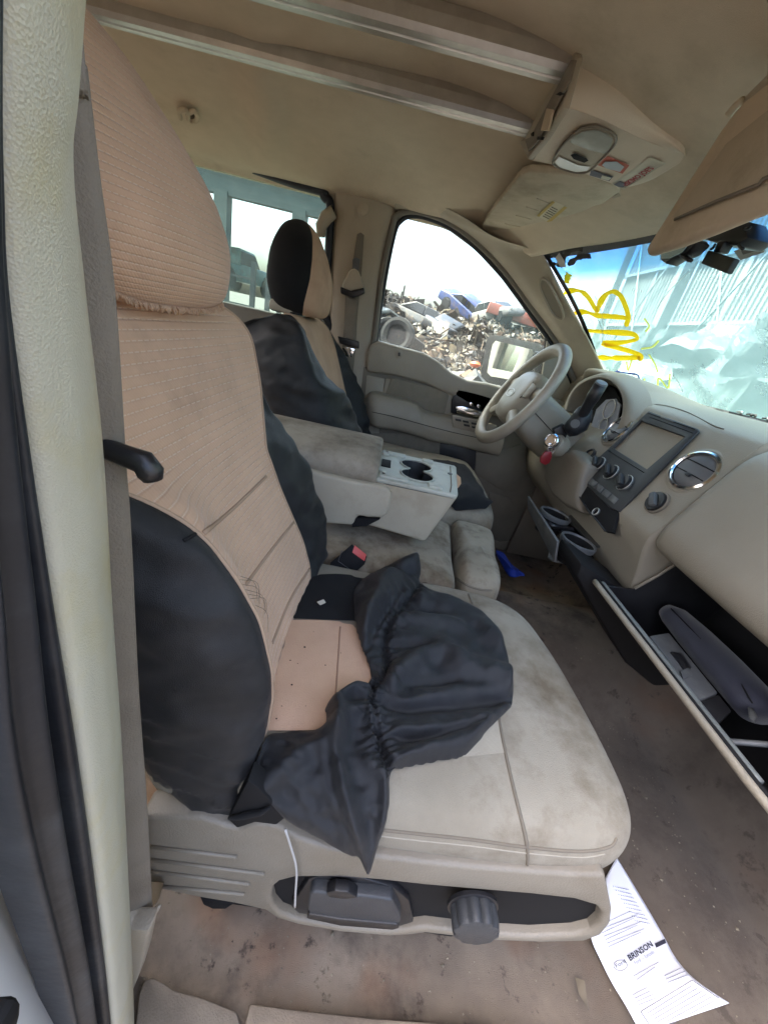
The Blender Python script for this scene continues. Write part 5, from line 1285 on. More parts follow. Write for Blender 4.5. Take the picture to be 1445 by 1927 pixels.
# ------------------------------------------------ steering wheel, column, shifter, key
sw = empty('steering_wheel', (.39, .35, .74), 'beige four spoke steering wheel with oval emblem on its airbag cover', 'steering wheel')
WC = W(977, 743, y=.42); wa = Vector((.444, 0, .896)).normalized(); wu = Vector((0, 1, 0)); wn_ = Vector((-.896, 0, .444)).normalized()
def wp(u, w, n=0.0): return WC + wu * u + wa * w + wn_ * n
M_wheel = material('wheel_leather', (.40, .355, .285), (.34, .30, .24), scale=10, rough=.42, bump=.15, bscale=500, stain=(.24, .19, .13), stain_scale=8, stain_lo=.5, stain_hi=.85, coat=.1)
Rr = .172
tube('rim', [wp(Rr * math.sin(t), Rr * math.cos(t)) for t in np.linspace(0, 2 * math.pi, 97)[:-1]], [.0185 + .002 * math.cos(t * 2) for t in np.linspace(0, 2 * math.pi, 98)], M_wheel, sw, n=16, closed=True)
hubp = [(-.085, .055), (-.06, .078), (0, .085), (.06, .078), (.085, .055), (.092, 0), (.08, -.05), (.05, -.085), (0, -.094), (-.05, -.085), (-.08, -.05), (-.092, 0)]
hr2 = []
for k, n_ in [(1.0, -.045), (1.04, -.02), (1.0, 0.0), (.93, .014), (.7, .024), (.35, .028), (.02, .029)]:
    hr2.append([wp(u * k, w * k, n_) for u, w in hubp])
hub = loft('airbag_cover', hr2, M_wheel, sw, nr=24, nc=60, close_c=True)
for sgn in (-1, 1):
    for w0, w1, wr in [(.02, .035, .022), (-.055, -.10, .026)]:
        ue = sgn * math.sqrt(Rr ** 2 - w1 ** 2)
        loft('spoke', [[wp(sgn * .07, w0 + wr, .0), wp(sgn * .07, w0, .012), wp(sgn * .07, w0 - wr, 0), wp(sgn * .07, w0, -.02)], [wp(sgn * .11, (w0 + w1) / 2 + wr * .9, -.004), wp(sgn * .11, (w0 + w1) / 2, .006), wp(sgn * .11, (w0 + w1) / 2 - wr * .9, -.004), wp(sgn * .11, (w0 + w1) / 2, -.02)],
             [wp(ue, w1 + wr * .8, 0), wp(ue, w1, .006), wp(ue, w1 - wr * .8, 0), wp(ue, w1, -.012)]], M_wheel, sw, nr=14, nc=20, close_c=True)
em = tube('emblem', [wp(.033 * math.cos(t), -.012 + .0135 * math.sin(t), .0285) for t in np.linspace(0, 2 * math.pi, 33)[:-1]], .0016, M_alu, sw, n=6, closed=True)
text_mesh('emblem_script', 'Ford', wp(0, -.0175, .0282), -wu, wa, .017, M_alu, em, align='CENTER', lift=.0006, bold=.0003)
for sgn in (-1, 1):
    sl = slab('switch_pod', [wp(sgn * .072, .046, .012), wp(sgn * .104, .042, .006), wp(sgn * .106, .0, .006), wp(sgn * .086, -.006, .012)], wn_ * .008, M_door, sw, bev=.003)
    tube('pod_gap', [wp(sgn * .070, .05, .018), wp(sgn * .086, .02, .017), wp(sgn * .080, -.01, .018)], .0014, M_matblack, sl, n=5, res=10)
colm = empty('steering_column', WC + wn_ * -.1, 'beige steering column shroud with silver ignition lock behind wheel', 'steering column')
rows = []
for n_, k, dw in [(-.03, .80, 0), (-.05, .95, 0), (-.09, 1.0, -.004), (-.16, 1.05, -.008), (-.23, 1.0, -.012), (-.27, .9, -.012)]:
    rows.append([wp(u * k, w * k + dw, n_) for u, w in [(-.066, .05), (0, .062), (.066, .05), (.075, -.01), (.07, -.075), (0, -.092), (-.07, -.075), (-.075, -.01)]])
loft('shroud', rows, M_door, colm, nr=24, nc=48, close_c=True, cap=True)
tube('shroud_split', [wp(-.0755, -.012, -.05), wp(-.078, -.02, -.15), wp(-.076, -.022, -.25)], .0012, M_matblack, colm, n=5)
ig = lathe('ignition_lock', [(.021, -.03), (.021, .004), (.018, .007), (.017, .003), (.012, .003), (.011, .006)], W(1038, 829, y=.235), (-.72, -.62, .3), M_chrome, colm, n=32)
lathe('ignition_housing', [(.034, -.05), (.031, -.012), (.025, -.004)], W(1040, 831, y=.245), (-.72, -.62, .3), M_door, colm, n=28)
sf = empty('gear_shifter', W(1090, 795, y=.22), 'black column gear shift lever with rubber boot', 'gear lever')
s0, s1 = W(1084, 800, y=.235), W(1131, 722, y=.19)
tube('lever', [s0, s0 * .7 + s1 * .3, s0 * .45 + s1 * .55, s0 * .3 + s1 * .7, s1], [.013, .014, .015, .0175, .0165], M_blkplastic, sf, n=18)
lathe('end_button', [(.0165, 0), (.015, .004), (.006, .005)], s1, (s1 - s0), M_grey, sf, n=24)
bt = tube('boot', [W(a, b, y=.235) for a, b in [(1066, 812), (1076, 806), (1088, 798), (1096, 782), (1102, 768)]], [.018, .026, .030, .026, .019], M_rubber, sf, n=18)
lathe('boot_hole', [(.012, 0), (.012, .003), (.006, .003)], W(1082, 797, y=.20), (-.5, -.85, .1), M_grey, sf, n=20)
slab('column_bracket', [W(a, b, y=.25) for a, b in [(1042, 808), (1062, 798), (1070, 812), (1060, 836), (1048, 832)]], (0, .02, 0), M_blkplastic, colm, bev=.003)
ky = empty('car_key', W(1030, 850, y=.22), 'ignition key with red plastic fob hanging from the lock', 'key')
slab('fob', [W(a, b, y=.215) for a, b in [(1018, 859), (1027, 850), (1038, 850), (1039, 860), (1034, 872), (1026, 876), (1016, 870)]], (0, .010, 0), material('red_plastic', (.26, .012, .02), (.2, .01, .014), scale=20, rough=.4), ky, bev=.003)
slab('key_head', [W(a, b, y=.225) for a, b in [(1032, 834), (1042, 834), (1044, 846), (1036, 850), (1031, 846)]], (0, .004, 0), M_chrome, ky, bev=.001)
tube('key_ring', [W(1036 + 6 * math.cos(t), 847 + 6 * math.sin(t), y=.222) for t in np.linspace(0, 2 * math.pi, 17)[:-1]], .001, M_chrome, ky, n=5, closed=True)

# ------------------------------------------------ overhead console on rails
oc = empty('overhead_console', (.3, .06, 1.3), 'beige overhead console with map lamp and stickers hung on two rails', 'overhead console')
def pz(px, zs): return [W(a, b, z=z) for (a, b), z in zip(px, zs)]
r0 = pz([(1092, 79), (1120, 84), (1177, 107), (1215, 150), (1237, 177), (1262, 217), (1282, 252), (1289, 276)], [1.305, 1.305, 1.30, 1.285, 1.275, 1.255, 1.235, 1.222])
r1 = pz([(1070, 200), (1092, 206), (1140, 225), (1180, 245), (1215, 262), (1245, 275), (1270, 285), (1288, 288)], [1.226, 1.226, 1.224, 1.222, 1.22, 1.218, 1.216, 1.215])
r2 = pz([(1035, 252), (1060, 262), (1110, 282), (1150, 300), (1185, 312), (1215, 318), (1250, 316), (1284, 298)], [1.213] * 8)
r3 = pz([(1003, 300), (1030, 306), (1080, 321), (1120, 334), (1150, 344), (1168, 353), (1220, 340), (1278, 306)], [1.214] * 8)
rmid = [a * .5 + b * .5 + Vector((0, -.012, -.012)) for a, b in zip(r0, r1)]
rows = [[p + Vector((0, .01, .03)) for p in r0], r0, rmid, r1, [a * .9 + b * .1 for a, b in zip(r1, r2)], r2, r3, [p + Vector((0, .012, .02)) for p in r3], [p + Vector((0, .02, .09)) for p in r3]]
M_ocon = material('console_plastic', (.64, .545, .435), (.58, .49, .385), scale=6, rough=.5, bump=.25, bscale=500, vor=True, bdist=.001, stain=(.36, .28, .2), stain_scale=5, stain_lo=.55, stain_hi=.9)
ocb_ = loft('housing', rows, M_ocon, oc, nr=60, nc=50)
slab('end_bracket', [W(a, b, x=.186) for a, b in [(985, 268), (998, 262), (1040, 178), (1064, 140), (1082, 90), (1092, 79), (1098, 110), (1072, 205), (1036, 262), (1003, 301), (998, 290)]], (-.012, 0, 0), M_trim, oc, bev=.003)
slab('bracket_clip', [W(a, b, x=.170) for a, b in [(1032, 204), (1044, 206), (1034, 246), (1021, 246)]], (-.004, 0, 0), M_visor, oc, bev=.001)
for px in [[(1050, 178), (1058, 173), (1063, 176), (1056, 180)], [(1002, 252), (1007, 248), (1006, 256), (1003, 256)], [(1015, 257), (1025, 257), (1022, 263), (1014, 263)]]:
    slab('bracket_hole', [W(a, b, x=.170) for a, b in px], (-.004, 0, 0), M_matblack, oc)
slab('bracket_rim', [W(a, b, x=.171) for a, b in [(990, 262), (1000, 258), (1078, 112), (1086, 112), (1076, 150), (1012, 268), (996, 285)]], (-.003, 0, 0), M_dashlow, oc, bev=.001)
update(); ob = bvh_of([ocb_])
lens = [(1042, 299), (1056, 272), (1080, 246), (1096, 235), (1122, 232), (1146, 240), (1159, 250), (1158, 266), (1135, 292), (1109, 317), (1085, 319), (1054, 310)]
lampb = surf_patch('map_lamp', lens, ob, .004, M_trim, oc)
tube('lamp_rim', on_surface(ob, lens, .004), .0022, M_dashlow, oc, n=6, closed=True, res=60)
M_lens = material('clear_lens', (.36, .37, .33), (.25, .26, .23), scale=30, rough=.25)
surf_patch('lamp_lens', [(1080, 250), (1098, 239), (1122, 236), (1144, 243), (1155, 252), (1152, 266), (1142, 281), (1110, 274), (1074, 259)], ob, .006, M_lens, lampb)
surf_patch('lamp_lens', [(1046, 298), (1054, 287), (1090, 303), (1112, 306), (1106, 314), (1085, 316), (1056, 307)], ob, .006, flat('white_lens', (.66, .67, .66), .25), lampb)
surf_patch('lamp_switch', [(1076, 282), (1084, 279), (1106, 288), (1110, 293), (1102, 297), (1082, 290)], ob, .007, M_matblack, lampb)
M_stred = flat('red_sticker', (.48, .12, .08), .6); M_stw = flat('pale_sticker', (.58, .57, .48), .6); M_stb = flat('dark_sticker', (.10, .10, .13), .6)
s1_ = surf_patch('sticker', [(1144, 290), (1185, 308), (1172, 324), (1123, 307)], ob, .002, M_stred, oc)
surf_patch('sticker_center', [(1140, 299), (1162, 299), (1176, 309), (1168, 319), (1142, 312), (1134, 306)], ob, .0035, flat('faded_blue', (.42, .47, .52), .6), s1_)
s2_ = surf_patch('sticker', [(1113, 317), (1155, 329), (1147, 338), (1110, 327)], ob, .002, M_stb, oc)
surf_patch('sticker_print', [(1134, 325), (1152, 330), (1146, 335), (1132, 331)], ob, .0035, M_stw, s2_)
s3_ = surf_patch('sticker', [(1151, 343), (1224, 292), (1254, 304), (1174, 354)], ob, .002, M_stw, oc)
surf_patch('sticker_print', [(1156, 343), (1168, 336), (1180, 342), (1172, 350)], ob, .0035, M_stb, s3_)
a = on_surface(ob, [(1184, 346)], .003)[0]; b = on_surface(ob, [(1250, 304)], .003)[0]; cc_ = on_surface(ob, [(1222, 296)], .003)[0]
xd = b - a; yd = cc_ - b
sz = xd.length / 6.6
text_mesh('sticker_lettering', "ESKIMO JOE'S", a + yd.normalized() * .004, xd, yd, sz * .92, flat('red_ink', (.36, .04, .05), .6), s3_, lift=.0012 if xd.cross(yd).z < 0 else -.0012, bold=.0006)
M_rail = M_alu
for (pa, pb, w) in [((1080, 112), (650, -2), .030), ((1000, 236), (190, -4), .026)]:
    for dz in (0,):
        A = W(*pa, z=1.278); B = W(*pb, z=1.278)
        yy = (A.y + B.y) / 2 + .012
        x1, x0 = .178, -1.2
        prof = [(-.020, .0), (-.021, .014), (-.016, .020), (-.004, .020), (-.003, .017), (.001, .017), (.002, .020), (.014, .019), (.019, .012), (.020, -.012), (.016, -.014), (-.016, -.012)]
        rl = loft('rail', [[Vector((x, yy + u * 1.25, 1.284 - v * 1.2)) for u, v in prof] for x in (x0, -.6, -.2, x1)], M_rail, oc, close_c=True, smooth=False)
# ------------------------------------------------ sun visors
v1 = empty('sun_visor', W(1040, 400, z=1.21), 'folded up driver sun visor with yellow warning label', 'visor')
vpx = [(905, 428), (925, 395), (978, 328), (995, 323), (1060, 326), (1120, 338), (1160, 350), (1168, 362), (1150, 372), (1138, 385), (1118, 388), (1060, 420), (1010, 448), (985, 458), (930, 448), (908, 438)]
def vis_z(a): return 1.195 + .018 * (a - 905) / 260
vtop = [W(a, b, z=vis_z(a)) for a, b in vpx]
vs = slab('panel', vtop, (0, .0, .016), M_visor2, v1, bev=.006, seg=3)
slab('clip', [W(a, b, z=1.212) for a, b in [(1150, 372), (1162, 364), (1178, 372), (1172, 388), (1158, 386)]], (0, 0, .012), M_trim, v1, bev=.003)
update(); vb = bvh_of([vs])
lab = surf_patch('warning_label', [(1010, 404), (1040, 376), (1068, 388), (1034, 418)], vb, .001, flat('label_paper', (.52, .46, .34), .7), v1)
surf_patch('label_band', [(1010, 404), (1040, 376), (1045, 378), (1015, 406)], vb, .002, flat('label_gold', (.42, .30, .08), .7), lab)
surf_patch('label_band', [(1029, 415), (1062, 386), (1068, 388), (1034, 418)], vb, .002, flat('label_gold2', (.42, .30, .08), .7), lab)
for k in range(6):
    a0, b0 = 1022 + k * 3.2, 404 - k * 3.4
    seam('label_line', [(a0, b0), (a0 + 12, b0 + 6)], vb, .0006, M_matblack, lab, off=.002, n=4)
for k in range(5):
    a0 = 930 + k * 20
    seam('pleat', [(a0, 436 - k * 16), (a0 + 30, 440 - k * 14)], vb, .0018, M_visor2, v1, off=.0, n=8)
v2 = empty('sun_visor', W(1300, 380, x=.36), 'folded down passenger sun visor hanging before windshield', 'visor')
vx = .350
pp = [(1212, 470), (1215, 478), (1265, 462), (1330, 436), (1395, 408), (1445, 388), (1640, 300), (1640, 20), (1445, 150), (1400, 186), (1380, 208), (1350, 250), (1300, 330), (1250, 410)]
slab('panel', [W(a, b, x=vx) for a, b in pp], (.020, 0, 0), M_visor, v2, bev=.008, seg=3)
slab('mirror_cover', [W(a, b, x=vx - .001) for a, b in [(1268, 408), (1300, 368), (1370, 270), (1445, 210), (1560, 130), (1560, 290), (1445, 332), (1430, 345), (1350, 378), (1275, 414)]], (-.003, 0, 0), M_visor2, v2, bev=.0012)
tube('cover_edge', [W(a, b, x=vx - .004) for a, b in [(1270, 412), (1350, 377), (1428, 346), (1436, 336), (1560, 285)]], .0022, M_dashlow, v2, n=6)
tube('pivot_pin', [W(a, b, x=vx + .01) for a, b in [(1372, 216), (1384, 200), (1398, 186)]], [.006, .005, .004], flat('pin_plastic', (.55, .48, .36), .5), v2, n=8)
slab('pivot_mount', [W(a, b, x=vx + .012) for a, b in [(1384, 200), (1400, 180), (1440, 140), (1445, 60), (1480, 60), (1480, 150), (1410, 200)]], (.012, 0, 0), M_trim, v2, bev=.004)

# ------------------------------------------------ things on the floor
M_paper = material('white_paper', (.72, .75, .84), (.68, .71, .80), scale=4, rough=.8)
Le = [(1138, 1655), (1120, 1720), (1112, 1763), (1130, 1808), (1152, 1852), (1178, 1895), (1205, 1945)]
Re = [(1160, 1614), (1185, 1655), (1215, 1705), (1248, 1762), (1272, 1805), (1308, 1845), (1372, 1889)]
rows = []
for i, ((a, b), (c, d)) in enumerate(zip(Le, Re)):
    row = []
    for k in range(9):
        t = k / 8
        z = .016 + .006 * math.sin(i * 1.3 + t * 2) + (.012 * max(0, i - 4) * (t ** 2))
        p = W(a + (c - a) * t, b + (d - b) * t, z=z); row.append(p)
    rows.append(row)
inv = empty('paper_invoice', rows[3][4], 'white printed dealer invoice sheet on the carpet under near seat', 'paper')
pap = loft('sheet', rows, M_paper, inv, nr=40, nc=24); mod_solid(pap, .0006, -1)
update(); ppb = bvh_of([pap])
def pat(px, lift=.0012):
    l, nn = hit(ppb, px[0], px[1], .02); return l + Vector((0, 0, lift))
M_ink = flat('black_ink', (.03, .03, .05), .7); M_inkg = flat('grey_ink', (.20, .21, .30), .7)
def ptext(body, p, q, h, mat=M_ink, bold=0.0):
    """text from pixel p towards pixel q, letter height reaching pixel h"""
    a, b, c = pat(p), pat(q), pat(h)
    xd = b - a; n_ = Vector((0, 0, 1)); yd = n_.cross(xd)
    if yd.dot(c - a) < 0: yd = -yd
    hgt = abs((c - a).dot(yd.normalized()))
    t = text_mesh('printed_text', body, a, xd, yd, hgt * 1.38, mat, inv, lift=.0015, bold=bold)
    w = max((v.co - a).dot(xd.normalized()) for v in t.data.vertices)
    s = xd.length / max(w, 1e-4); xn = xd.normalized()
    for v in t.data.vertices:
        d_ = (v.co - a).dot(xn); v.co += xn * d_ * (s - 1)
ptext('BRINSON', (1184, 1811), (1228, 1782), (1178, 1800), M_ink, .00025)
ptext('Ford  -  Lincoln', (1194, 1818), (1230, 1796), (1190, 1811), M_inkg)
def pline(p, q, r=.0007, mat=M_inkg):
    P = [pat((p[0] + (q[0] - p[0]) * t, p[1] + (q[1] - p[1]) * t), .0008) for t in np.linspace(0, 1, 5)]
    return tube_geo(P, r, 4, True, .3)
def joined(name, segs, mat, r=.0007, kind=None):
    V = []; F = []
    for p, q in segs:
        v, f = pline(p, q, r); o = len(V); V += v; F += [tuple(k + o for k in g) for g in f]
    return raw(name, V, F, mat, inv, False)
segs = []
for k in range(6):      # table rows near the top, wording lines, address block, boxed notice
    a0, b0 = 1136 + k * 2.2, 1700 + k * 11
for k in range(7):
    a0, b0 = 1153 + k * 4.6, 1668 + k * 1.0
    for j in range(9): segs.append(((a0 + j * 5 - 3 * k * .2, b0 + j * 8), (a0 + j * 5 + 2, b0 + j * 8 + 2)))
for k in range(7): segs.append(((1126 + k * 3.2, 1744 + k * 6.5), (1186 + k * 3.2 + 10 * (k % 2), 1716 + k * 6.6)))
for k in range(2): segs.append(((1192 + k * 6, 1838 + k * 7), (1238 + k * 4 - 10 * k, 1812 + k * 9)))
for k in range(3): segs.append(((1250 + k * 3, 1838 + k * 6), (1282 + k * 6, 1822 + k * 7)))
for k in range(4): segs.append(((1190 + k * 4, 1874 + k * 6), (1216 + k * 6, 1860 + k * 6.5)))
for k in range(6): segs.append(((1218 + k * 6, 1908 + k * 5.6), (1302 + k * 9, 1856 + k * 5.4)))
joined('printed_lines', segs, M_inkg, .0008)
joined('notice_frame', [((1205, 1905), (1302, 1846)), ((1302, 1846), (1352, 1880)), ((1205, 1905), (1225, 1935))], M_ink, .0008)
ov = [(1167 + 13 * math.cos(t) * .9 + 5 * math.sin(t), 1818 - 7 * math.cos(t) * .6 + 9 * math.sin(t)) for t in np.linspace(0, 2 * math.pi, 20)]
joined('printed_oval', list(zip(ov[:-1], ov[1:])), M_ink, .0007)
ptext('Ford', (1158, 1824), (1177, 1813), (1155, 1816), M_ink)
lg = raw('logo_box', [pat(p) for p in [(1231, 1777), (1250, 1768), (1253, 1776), (1234, 1785)]], [(0, 1, 2, 3)], M_ink, inv, False)
# blue glove on the floor beyond the middle seat
gm = material('blue_cloth', (.012, .045, .42), (.008, .03, .28), scale=30, rough=.7)
bgl = raw('x', [(0, 0, 0)], [], None); bpy.data.objects.remove(bgl)
rows = []
for i, (a, b, r) in enumerate([(935, 1040, .012), (945, 1050, .03), (955, 1066, .034), (965, 1074, .026), (978, 1078, .012), (986, 1082, .006)]):
    p = W(a, b, z=.19); rows.append([p + Vector((0, r * math.cos(t) * (1 + .35 * math.sin(3 * t + i)), .5 * r * math.sin(t) * (1 + .3 * math.cos(4 * t + i)))) for t in np.linspace(0, 2 * math.pi, 15)[:-1]])
bg_o = loft('blue_rag', rows, gm, None, nr=24, nc=30, close_c=True, cap=True); tag(bg_o, 'crumpled bright blue rag on carpet beyond the middle seat', 'rag')
# crumbs, leaves and dirt on the carpet
V = []; F = []
for k in range(1400):
    x = random.uniform(-.2, .85); y = random.uniform(-.72, .1); r = random.uniform(.0008, .0024) * (2.0 if random.random() < .06 else 1)
    z = floor_z(x, y) + .0015; o = len(V); a = random.random() * 6.28
    V += [(x + r * math.cos(a), y + r * math.sin(a), z), (x + r * math.cos(a + 2), y + r * .6 * math.sin(a + 2), z), (x + r * math.cos(a + 4), y + r * math.sin(a + 4), z), (x, y, z + r)]
    F += [(o, o + 1, o + 3), (o + 1, o + 2, o + 3), (o + 2, o, o + 3)]
lit = raw('carpet_litter', V, F, material('litter', (.34, .30, .22), (.05, .04, .03), scale=60, rough=.9)); tag(lit, 'pale crumbs and grit scattered over the carpet', None, None, 'stuff')
lf = raw('dry_leaf', [W(a, b, z=.014) + Vector((0, 0, h)) for a, b, h in [(1082, 1840, .0), (1094, 1852, .012), (1100, 1875, .006), (1108, 1905, .0), (1098, 1900, .010), (1088, 1872, .002)]], [(0, 1, 5), (1, 2, 5), (2, 4, 5), (2, 3, 4)], material('dry_leaf', (.15, .125, .09), rough=.8)); tag(lf, 'curled dry leaf on dirty carpet near the paper', 'leaf')
# ================================================================== outside
GZ = -.60
M_ground = material('yard_dirt', (.06, .052, .044), (.03, .027, .024), scale=.8, rough=.95, bump=.6, bscale=9, bdist=.05, stain=(.11, .095, .075), stain_scale=2.5, stain_lo=.5, stain_hi=.8)
n = 70; V = []
for i in range(n):
    for j in range(n):
        x = -300 * abs(2 * i / (n - 1) - 1) ** 2.2 * (1 if i < n / 2 else -1); y = -300 * abs(2 * j / (n - 1) - 1) ** 2.2 * (1 if j < n / 2 else -1)
        V.append((x, y, GZ + (.05 * noise.noise(Vector((x * .5, y * .5, 0))) if math.hypot(x, y) > 3 else 0)))
ground = raw('ground', V, gridfaces(n, n), M_ground); tag(ground, 'dark dirt ground of the scrap yard', None, None, 'structure')
hoodo = slab('hood', [(1.20, -.70, .70), (1.20, .70, .70), (2.15, .66, .60), (2.25, 0, .59), (2.15, -.66, .60)], (0, 0, .05), M_white, bev=.02); tag(hoodo, 'white hood of the pickup ahead of windshield', None, None, 'structure')
cow = slab('cowl', [(.86, -.70, .775), (.86, .70, .775), (1.22, .70, .745), (1.22, -.70, .745)], (0, 0, .012), M_matblack); tag(cow, 'black cowl at the base of the windshield', None, None, 'structure')
skin = slab('body_side', [(-1.5, .805, -.2), (1.25, .805, -.2), (1.25, .805, .66), (-.1, .805, .70), (-1.5, .805, .70)], (0, .04, 0), M_white, bev=.01); tag(skin, 'white outer side of the pickup below the windows', None, None, 'structure')

# ---- wrecked cars
def paint(name, c): return material(name, c, tuple(v * .6 for v in c), scale=3, rough=.4, stain=(.12, .075, .045), stain_scale=2.5, stain_lo=.5, stain_hi=.75, coat=.15)
M_dkwin = flat('dark_window', (.012, .014, .016), .15); M_tyre = material('tyre_rubber', (.010, .010, .011), (.006, .006, .007), scale=8, rough=.9); M_rimm = flat('dull_steel', (.28, .27, .26), .5, .7)
WRECKS = {}
def wreck(px, py, Y, rz, rx, ry, mat, label, kind='sedan', scale=1.0, wheels=(1, 1, 1, 1), dz=-.65):
    loc = W(px, py, y=Y); loc.z += dz
    root = bpy.data.objects.new('wrecked_car', None); COL.objects.link(root); tag(root, label, 'wrecked car', 'wrecked cars on the scrap heap')
    root.location = loc; root.rotation_euler = (math.radians(rx), math.radians(ry), math.radians(rz)); root.scale = (scale,) * 3
    def add(name, bm_or_obj, parent):
        bm_or_obj.parent = parent; return bm_or_obj
    w = .85
    if kind == 'sedan':
        low = [(-2.2, .25), (2.2, .25), (2.28, .45), (2.2, .72), (1.0, .86), (-1.5, .90), (-2.2, .82), (-2.28, .5)]
        cab = [(1.05, .84), (.45, 1.32), (-.75, 1.36), (-1.55, .88)]
        wins = [[(.86, .90), (.42, 1.26), (-.12, 1.28), (-.12, .90)], [(-.2, .90), (-.2, 1.28), (-.72, 1.29), (-1.3, .92)]]
    else:
        low = [(-2.5, .42), (2.4, .42), (2.5, .6), (2.42, .95), (1.1, 1.05), (-.6, 1.05), (-.62, 1.0), (-2.5, 1.0)]
        cab = [(1.12, 1.03), (.6, 1.62), (-.5, 1.64), (-.58, 1.03)]
        wins = [[(.95, 1.08), (.55, 1.54), (-.42, 1.56), (-.46, 1.08)]]
    bm = poly_bm([(x + random.uniform(-.05, .05), -w, z + random.uniform(-.04, .04)) for x, z in low], (0, 2 * w, 0), bev=.08)
    for v in bm.verts: v.co += Vector([.05 * noise.noise(v.co * 2.3 + Vector((px, 0, k * 9))) for k in range(3)])
    add('b', from_bm('body', bm, mat), root)
    bm = poly_bm([(x, -w * .82, z) for x, z in cab], (0, 2 * w * .82, 0), bev=.07)
    for v in bm.verts: v.co += Vector([.06 * noise.noise(v.co * 2.0 + Vector((py, 0, k * 9))) for k in range(3)])
    add('c', from_bm('cabin', bm, mat), root)
    for s in (-1, 1):
        for q in wins:
            add('w', from_bm('window', poly_bm([(x, s * (w * .82 + .02), z) for x, z in q], (0, s * .03, 0)), M_dkwin, None, False), root)
    add('ws', from_bm('windscreen', poly_bm([(cab[0][0] + .02, -.55, cab[0][1] + .05), (cab[0][0] + .02, .55, cab[0][1] + .05), (cab[1][0] + .06, .5, cab[1][1] - .06), (cab[1][0] + .06, -.5, cab[1][1] - .06)], (.03, 0, .02)), M_dkwin, None, False), root)
    for k, (x, y) in enumerate([(1.4, -w), (-1.4, -w), (1.4, w), (-1.4, w)]):
        zc = .33 if kind == 'sedan' else .42; R_w = .32 if kind == 'sedan' else .40
        s = -1 if y < 0 else 1
        arch = add('a', lathe('wheel_arch', [(R_w * 1.1, -.05), (R_w * 1.1, .02), (.05, .02)], (x, y - s * .005, zc + .03), (0, s, 0), M_matblack, None, n=20), root)
        if wheels[k]:
            wh = add('wheel', lathe('wheel', [(R_w * .6, -.1), (R_w * .95, -.1), (R_w, -.06), (R_w, .06), (R_w * .95, .1), (R_w * .62, .1)], (x, y, zc), (0, s, 0), M_tyre, None, n=20), root)
            add('rim', lathe('rim', [(R_w * .62, .06), (R_w * .5, .03), (R_w * .2, .07), (.03, .07)], (x, y, zc), (0, s, 0), M_rimm, None, n=16), wh)
    for y in (-.62, .62):
        add('h', lathe('headlight', [(.10, 0), (.09, .04), (.02, .05)], (2.24, y, .62 if kind == 'sedan' else .78), (1, 0, 0), M_alu, None, n=14), root)
    return root
P_blue = paint('blue_car_paint', (.02, .045, .17)); P_red = paint('red_truck_paint', (.42, .06, .04)); P_dark = paint('dark_car_paint', (.02, .025, .035)); P_silver = paint('silver_car_paint', (.2, .2, .2))
P_white = paint('white_car_paint', (.34, .33, .31)); P_green = paint('grey_green_car_paint', (.13, .14, .12)); P_salmon = paint('faded_red_paint', (.30, .09, .06)); P_tan = paint('tan_car_paint', (.30, .24, .16))
wreck(880, 582, 28, -32, 12, 24, P_blue, 'blue wrecked sedan tilted nose down on top of the scrap heap', wheels=(1, 1, 0, 0))
wreck(990, 606, 25, -8, 0, 5, P_salmon, 'faded red wrecked pickup lying near the door mirror', 'pickup', wheels=(0, 1, 0, 0))
wreck(795, 612, 20, -20, -18, 10, P_dark, 'black wrecked sedan half buried left of the blue sedan', wheels=(1, 0, 0, 1))
wreck(745, 590, 25, 20, 10, -6, P_tan, 'tan wrecked sedan at the far left end of the heap')
wreck(845, 622, 18, 60, 14, 8, P_dark, 'crushed dark sedan below the blue sedan', scale=.8, wheels=(0, 0, 0, 0))
wreck(935, 592, 26, -65, 8, -12, P_silver, 'silver wrecked sedan between blue sedan and red pickup', wheels=(0, 1, 0, 0))
wreck(890, 632, 18, 15, -80, 6, P_white, 'white car shell lying on its side below the blue sedan', scale=.75, wheels=(0, 0, 0, 0))
wreck(722, 618, 19, 40, 5, 14, P_green, 'grey green wrecked sedan beside the window edge', wheels=(1, 1, 1, 0))
def tyre(px, py, Y, rx, rz, r, label):
    c = W(px, py, y=Y)
    t = empty('tyre', c, label, 'tyre', 'loose tyres')
    ax = Vector((math.cos(rz) * math.cos(rx), math.sin(rz) * math.cos(rx), math.sin(rx)))
    lathe('tread', [(r * .62, -.09), (r * .8, -.115), (r * .97, -.10), (r, -.07), (r * .985, 0), (r, .07), (r * .97, .10), (r * .8, .115), (r * .62, .09)], c, ax, M_tyre, t, n=32, cap=False)
    lathe('wheel_hub', [(r * .63, .02), (r * .5, -.02), (r * .2, .0), (.03, .0)], c, ax, M_matblack, t, n=24, cap=False)
tyre(748, 632, 8.0, .15, -1.9, .36, 'dark worn tyre leaning at the left foot of the heap')
tyre(727, 628, 8.6, .1, -1.2, .34, 'second tyre partly hidden behind the window edge')
tyre(772, 640, 8.8, 1.2, 0, .36, 'tyre lying flat beside the leaning tyre')
